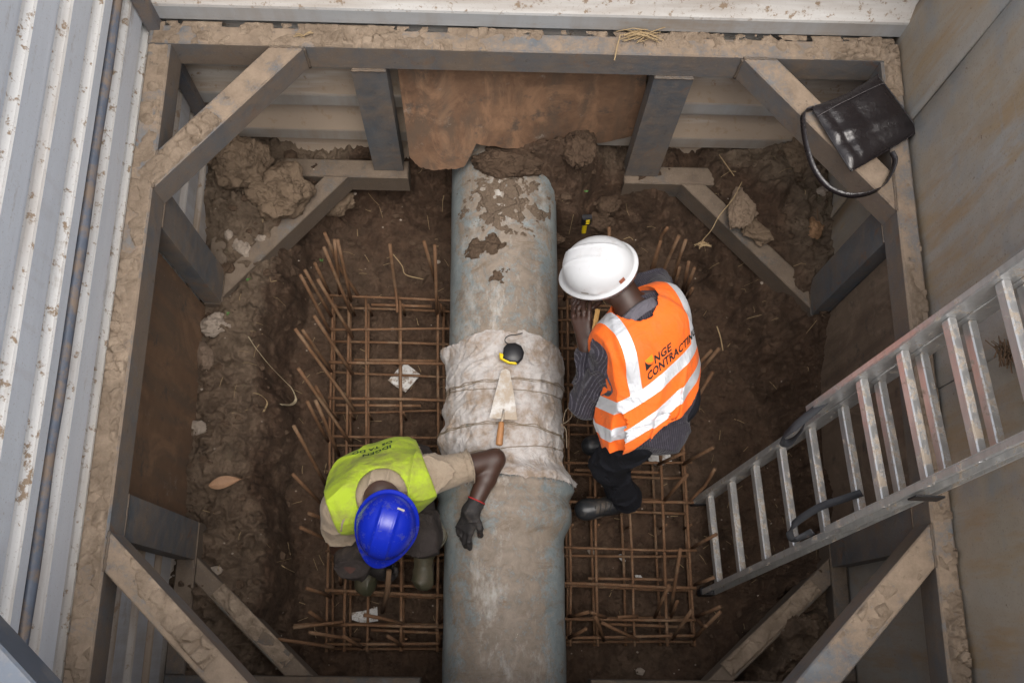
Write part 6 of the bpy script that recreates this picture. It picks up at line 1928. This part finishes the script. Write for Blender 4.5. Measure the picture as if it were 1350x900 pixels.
# pencil-like stick of wood between the hands
mb = MB(); mb.tube([(0.383, 1.099, 1.100), (0.398, 1.182, 1.100)], 0.010, 6)
tag(mb.build('wooden_stick', m_plain('yellow_wood', (0.42, 0.24, 0.08), 0.6)), 'short yellowish piece of wood held up to the face of the standing worker', 'stick')

# ------------------------------------------------------------------ the crouching worker in lime
w1 = thing('person', (-0.40, 0.40, 0.21), 'crouching worker in lime hi-vis vest and blue helmet, gloved hand on the pipe', 'person')
B1 = np.array((-0.425, 0.635, 0.46)); L1, R1_ = np.array((-0.262, 0.585, 0.80)), np.array((-0.560, 0.462, 0.80))
S1 = (L1 + R1_) / 2
lat1 = U(R1_ - L1); sp1 = U(S1 - B1); sp1 = U(sp1 - lat1 * np.dot(sp1, lat1)); bn1 = np.cross(lat1, sp1)
if bn1[2] < 0: bn1 = -bn1
M1 = (B1 + S1) / 2 + bn1 * 0.025
NK1 = S1 + np.array((0.012, -0.015, 0.055))
HD1 = np.array((-0.372, 0.408, 0.872)); F1 = U((-0.27, -0.88, -0.40)); U1 = np.array((0.02, -0.30, 0.95))
LE1, LW1 = np.array((0.022, 0.672, 0.742)), np.array((-0.060, 0.478, 0.725))
RE1, RW1 = np.array((-0.585, 0.34, 0.58)), np.array((-0.455, 0.265, 0.42))
hL1, hR1 = B1 - lat1 * 0.085, B1 + lat1 * 0.085
kL1, kR1 = np.array((-0.258, 0.370, 0.635)), np.array((-0.528, 0.285, 0.600))
aL1, aR1 = np.array((-0.270, 0.415, 0.30)), np.array((-0.520, 0.380, 0.30))
def torso1(F, off=0.0, k=0.05):
    for q in (-1, 1):
        p0, p1, p2 = B1 + lat1 * q * 0.075, M1 + lat1 * q * 0.070, S1 - sp1 * 0.07 + lat1 * q * 0.080
        F.cone(p0, p1, 0.115 + off, 0.110 + off, k); F.cone(p1, p2, 0.110 + off, 0.108 + off, k)
        s = L1 if q < 0 else R1_
        F.cone(p2, s * 0.8 + S1 * 0.2, 0.10 + off, 0.068 + off, k)
        F.cone(S1 + bn1 * 0.015, s, 0.072 + off, 0.060 + off, k)
def uv1(V):
    d = V - B1
    return np.stack([d @ lat1, d @ sp1], 1)
lo1, hi1 = (-0.80, 0.05, 0.15), (0.20, 1.0, 1.15)
F = Field(lo1, hi1, 0.0045)
hc1, hf1, hl1, hu1 = add_head(F, HD1, F1, U1)
F.cone(NK1 - sp1 * 0.03, hc1 - hu1 * 0.05 - hf1 * 0.035, 0.064, 0.056, 0.03)
torso1(F, -0.012)
F.chain([L1, LE1], [0.056, 0.043], 0.02)
F.chain([LE1, LE1 * 0.6 + LW1 * 0.4, LW1], [0.043, 0.041, 0.028], 0.012)
F.chain([R1_, RE1, RW1], [0.055, 0.042, 0.028], 0.012)
# hand on the pipe, fingers draped over its flank
hd_d, hd_n = (-0.33, -0.80, -0.50), (-0.62, -0.18, 0.76)
add_hand(F, LW1, hd_d, hd_n, 0.98, 0.35, 0.10, -1, -0.001)
add_hand(F, RW1, (0.35, -0.35, -0.85), (-0.2, -0.9, 0.3), 0.98, 1.2, 0.05, 1, -0.001)
for h_, k_, a_ in ((hL1, kL1, aL1), (hR1, kR1, aR1)):
    F.cone(h_, k_, 0.078, 0.052, 0.03); F.cone(k_, a_, 0.052, 0.036, 0.02)
finish(F, 'body', SKIN, w1)
add_eyes(w1, hc1, hf1, hl1, hu1)
F = Field(hc1 - 0.16, hc1 + 0.16, 0.006)
F.ell(hc1 + hu1 * 0.030 - hf1 * 0.014, (hf1, hl1, hu1), (0.101, 0.081, 0.099), 0.01)
F.cone(hc1 - hf1 * 0.055 - hu1 * 0.02, hc1 - hf1 * 0.05 - hu1 * 0.055, 0.052, 0.045, 0.02)
X, Y, Z = F.full()
qf = (X - hc1[0]) * hf1[0] + (Y - hc1[1]) * hf1[1] + (Z - hc1[2]) * hf1[2]
F.A = np.maximum(F.A, qf - 0.055).astype(np.float32)
finish(F, 'hair', HAIR, w1)
# gloves
F = Field((-0.25, 0.18, 0.45), (0.06, 0.60, 0.85), 0.0032)
d = U(LW1 - LE1)
F.cone(LW1 - d * 0.035, LW1 + d * 0.01, 0.0345, 0.034, 0.01)
add_hand(F, LW1, hd_d, hd_n, 1.05, 0.45, 0.05, -1, 0.0022, 0.9)
X, Y, Z = F.full()
F.fold(lambda x_, y_, z_: -0.006 * ridge_folds(x_, y_, z_, 28, 4, lat1, 0.5) + 0.0025)
F.A = np.maximum(F.A, -((X - LW1[0]) * d[0] + (Y - LW1[1]) * d[1] + (Z - LW1[2]) * d[2]) - 0.038).astype(np.float32)
gl = finish(F, 'glove', GLOVE, w1, None, 1)
mb = MB()
c = Vector(LW1 - d * 0.038); dv = Vector(d); a_ = dv.orthogonal().normalized(); b_ = dv.cross(a_)
mb.tube([c + (a_ * math.cos(w) + b_ * math.sin(w)) * 0.0345 for w in np.linspace(0, 2 * math.pi, 25)], 0.003, 6, False)
mb.build('cuff_trim', REDTRIM, gl, True)
F = Field(RW1 - 0.2, RW1 + 0.15, 0.004)
d = U(RW1 - RE1)
F.cone(RW1 - d * 0.04, RW1, 0.035, 0.034, 0.01)
add_hand(F, RW1, (0.35, -0.35, -0.85), (-0.2, -0.9, 0.3), 1.0, 1.2, 0.05, 1, 0.003)
finish(F, 'glove', GLOVE, w1, None, 1)
# shirt with short sleeves
F = Field(lo1, hi1, 0.005)
torso1(F, 0.006)
CF = np.array((-0.068, 0.642, 0.765))
F.cone(L1, CF, 0.082, 0.064, 0.03)
F.cone(R1_, R1_ * 0.35 + RE1 * 0.65, 0.082, 0.068, 0.03)
X, Y, Z = F.full()
F.fold(lambda x_, y_, z_: 0.006 - 0.017 * ridge_folds(x_, y_, z_, 12, 6, (0.2, 0.9, 0.3), 0.4))
d = U(CF - L1)
F.A = np.where(X > -0.16, np.maximum(F.A, (X - CF[0]) * d[0] + (Y - CF[1]) * d[1] + (Z - CF[2]) * d[2]), F.A).astype(np.float32)
c_ = R1_ * 0.4 + RE1 * 0.6; d = U(RE1 - R1_)
F.A = np.where((X < -0.5) & (Y < 0.48), np.maximum(F.A, (X - c_[0]) * d[0] + (Y - c_[1]) * d[1] + (Z - c_[2]) * d[2]), F.A).astype(np.float32)
nk = np.sqrt((X - NK1[0]) ** 2 + (Y - NK1[1] + 0.02) ** 2 + (Z - NK1[2] - 0.03) ** 2)
F.A = np.maximum(F.A, 0.072 - nk).astype(np.float32)
finish(F, 'shirt', BEIGE, w1)
mb = MB()   # turned hem of the sleeve
c = Vector(CF) - Vector(U(CF - L1)) * 0.006; dv = Vector(U(CF - L1)); a_ = dv.orthogonal().normalized(); b_ = dv.cross(a_)
for s in (0.0, -0.024):
    mb.tube([c + dv * s + (a_ * math.cos(w) + b_ * math.sin(w)) * (0.0645 + 0.002 * math.sin(3 * w)) for w in np.linspace(0, 2 * math.pi, 37)], 0.0028 if s == 0 else 0.0016, 6, False)
mb.build('sleeve_hem', BEIGE, w1, True)
# trousers
F = Field(lo1, hi1, 0.0055)
F.cone(hL1, hR1, 0.13, 0.13, 0.04)
for h_, k_, a_ in ((hL1, kL1, aL1), (hR1, kR1, aR1)):
    F.cone(h_, k_, 0.105, 0.074, 0.03); F.cone(k_, a_ + np.array((0, 0, 0.08)), 0.074, 0.062, 0.03)
X, Y, Z = F.full()
F.fold(lambda x_, y_, z_: 0.006 - 0.018 * ridge_folds(x_, y_, z_, 11, 9, (0.9, 0.2, 0.2), 0.4))
F.A = np.maximum(F.A, 0.36 - Z).astype(np.float32)
tro = finish(F, 'trousers', TROUSER_G, w1)
bt = bvh_of(tro)
bm = bmesh.new()
bm.faces.new([bm.verts.new((x, y, 0)) for x, y in ((-0.024, 0.010), (-0.008, 0.014), (0.012, 0.013), (0.026, 0.009), (0.012, -0.008), (0.002, -0.014), (-0.012, -0.004))])
project(bm, bt, Vector((-0.532, 0.245, 0.660)), Vector((1, 0, 0)), Vector((0, 1, 0)), Vector((0, -0.2, 1)), m_plain('torn_knee', (0.055, 0.022, 0.016), 0.8), tro, 'knee_tear', off=0.001)
# rubber boots
for he, to, kn in (((-0.268, 0.462, 0.212), (-0.274, 0.188, 0.212), kL1), ((-0.520, 0.432, 0.212), (-0.515, 0.165, 0.212), kR1)):
    he, to = np.array(he), np.array(to)
    F = Field(np.minimum(he, to) - 0.1, np.maximum(he, to) + np.array((0.1, 0.1, 0.36)), 0.0042)
    shoe(F, he, to)
    an = he + U(to - he) * 0.06 + np.array((0, 0, 0.11))
    tp = an * 0.35 + kn * 0.65 + np.array((0.018, 0.03, 0))
    F.cone(an - np.array((0, 0, 0.03)), tp, 0.052, 0.082, 0.03)
    X, Y, Z = F.full()
    F.fold(lambda x_, y_, z_: 0.003 - 0.008 * ridge_folds(x_, y_, z_, 20, 3, (1, 0, 0.1), 0.4))
    F.A = np.maximum(F.A, he[2] + 0.012 - Z)
    d = U(tp - an)
    cutp = (X - tp[0]) * d[0] + (Y - tp[1]) * d[1] + (Z - tp[2]) * d[2]
    F.A = np.maximum(F.A, cutp).astype(np.float32)
    bo = finish(F, 'boot', GUMBOOT, w1)
    sole(bo, he, to)
    mb = MB()
    c = Vector(tp); dv = Vector(d); a_ = dv.orthogonal().normalized(); b_ = dv.cross(a_)
    mb.tube([c + (a_ * math.cos(w) + b_ * math.sin(w)) * 0.081 for w in np.linspace(0, 2 * math.pi, 33)], 0.005, 7, False)
    mb.build('boot_rim', GUMBOOT, bo, True)
# vest
F = Field(lo1, hi1, 0.0045)
torso1(F, 0.026, 0.055)
X, Y, Z = F.full()
dx, dy, dz = X - B1[0], Y - B1[1], Z - B1[2]
S_ = dx * sp1[0] + dy * sp1[1] + dz * sp1[2]
Lq = dx * lat1[0] + dy * lat1[1] + dz * lat1[2]
F.fold(lambda x_, y_, z_: 0.005 - 0.013 * ridge_folds(x_, y_, z_, 8, 12, sp1 + 0.5 * lat1, 0.4))
nk = np.sqrt((X - NK1[0]) ** 2 + (Y - NK1[1] - 0.0) ** 2 + ((Z - NK1[2]) * 0.8) ** 2)
cut = np.maximum(0.102 - nk, np.abs(Lq - np.dot(S1 - B1, lat1)) - 0.198)
cut = np.maximum(cut, -S_ - 0.06)
F.A = np.maximum(F.A, cut).astype(np.float32)
for s, e in ((L1, LE1), (R1_, RE1)):
    d = e - s; L2 = float(d.dot(d))
    t = np.clip(((X - s[0]) * d[0] + (Y - s[1]) * d[1] + (Z - s[2]) * d[2]) / L2, 0.22, 1)
    dist = np.sqrt((X - s[0] - t * d[0]) ** 2 + (Y - s[1] - t * d[1]) ** 2 + (Z - s[2] - t * d[2]) ** 2)
    F.A = np.maximum(F.A, 0.070 - dist).astype(np.float32)
VEST_L = m_vest('lime_hi_vis', (0.37, 0.50, 0.022), None, ((0.045, 0.095),), (0.22, 0.21, 0.06))
vl = finish(F, 'vest', VEST_L, w1, uv1)
bl_ = bvh_of(vl)
def vp1(l, s): return B1 + sp1 * s + lat1 * l + bn1 * 0.2
nd1 = U(bn1 + np.array((0, 0, 0.35)))
for txt, l0, s0, sz in (('IDGEN', -0.070, 0.285, 0.038), ('OS TA DO', -0.080, 0.240, 0.034)):
    conform(txt, bl_, vp1(l0, s0), lat1, sp1, nd1, sz, INK_G, w1, 'marker_lettering', 1.0, 0.08, 0.0012)
# blue helmet
hb1 = hc1 + hu1 * 0.045 - hf1 * 0.004
hm, c_, f_, l_, u_ = helmet(w1, hb1, hf1, hu1, BLUEHAT, 0.124, 0.107, 0.115, 0.044, 0.010)
bh = bvh_of(hm)
patch(bh, Vector(c_) - Vector(f_) * 0.098 + Vector(l_) * 0.035 + Vector(u_) * 0.08, Vector(l_), Vector(f_), Vector(u_) - Vector(f_) * 0.5, 0.026, 0.009, STICKER, hm)
mb = MB()
st = [Vector((-0.398, 0.256, 0.470)), Vector((-0.413, 0.183, 0.340)), Vector((-0.443, 0.100, 0.215))]
mb.tube(st, [0.011, 0.012, 0.010], 9)
tag(mb.build('wooden_stake', WOOD_D, None, True), 'short wooden stake gripped by the crouching worker between the rebars', 'stake')
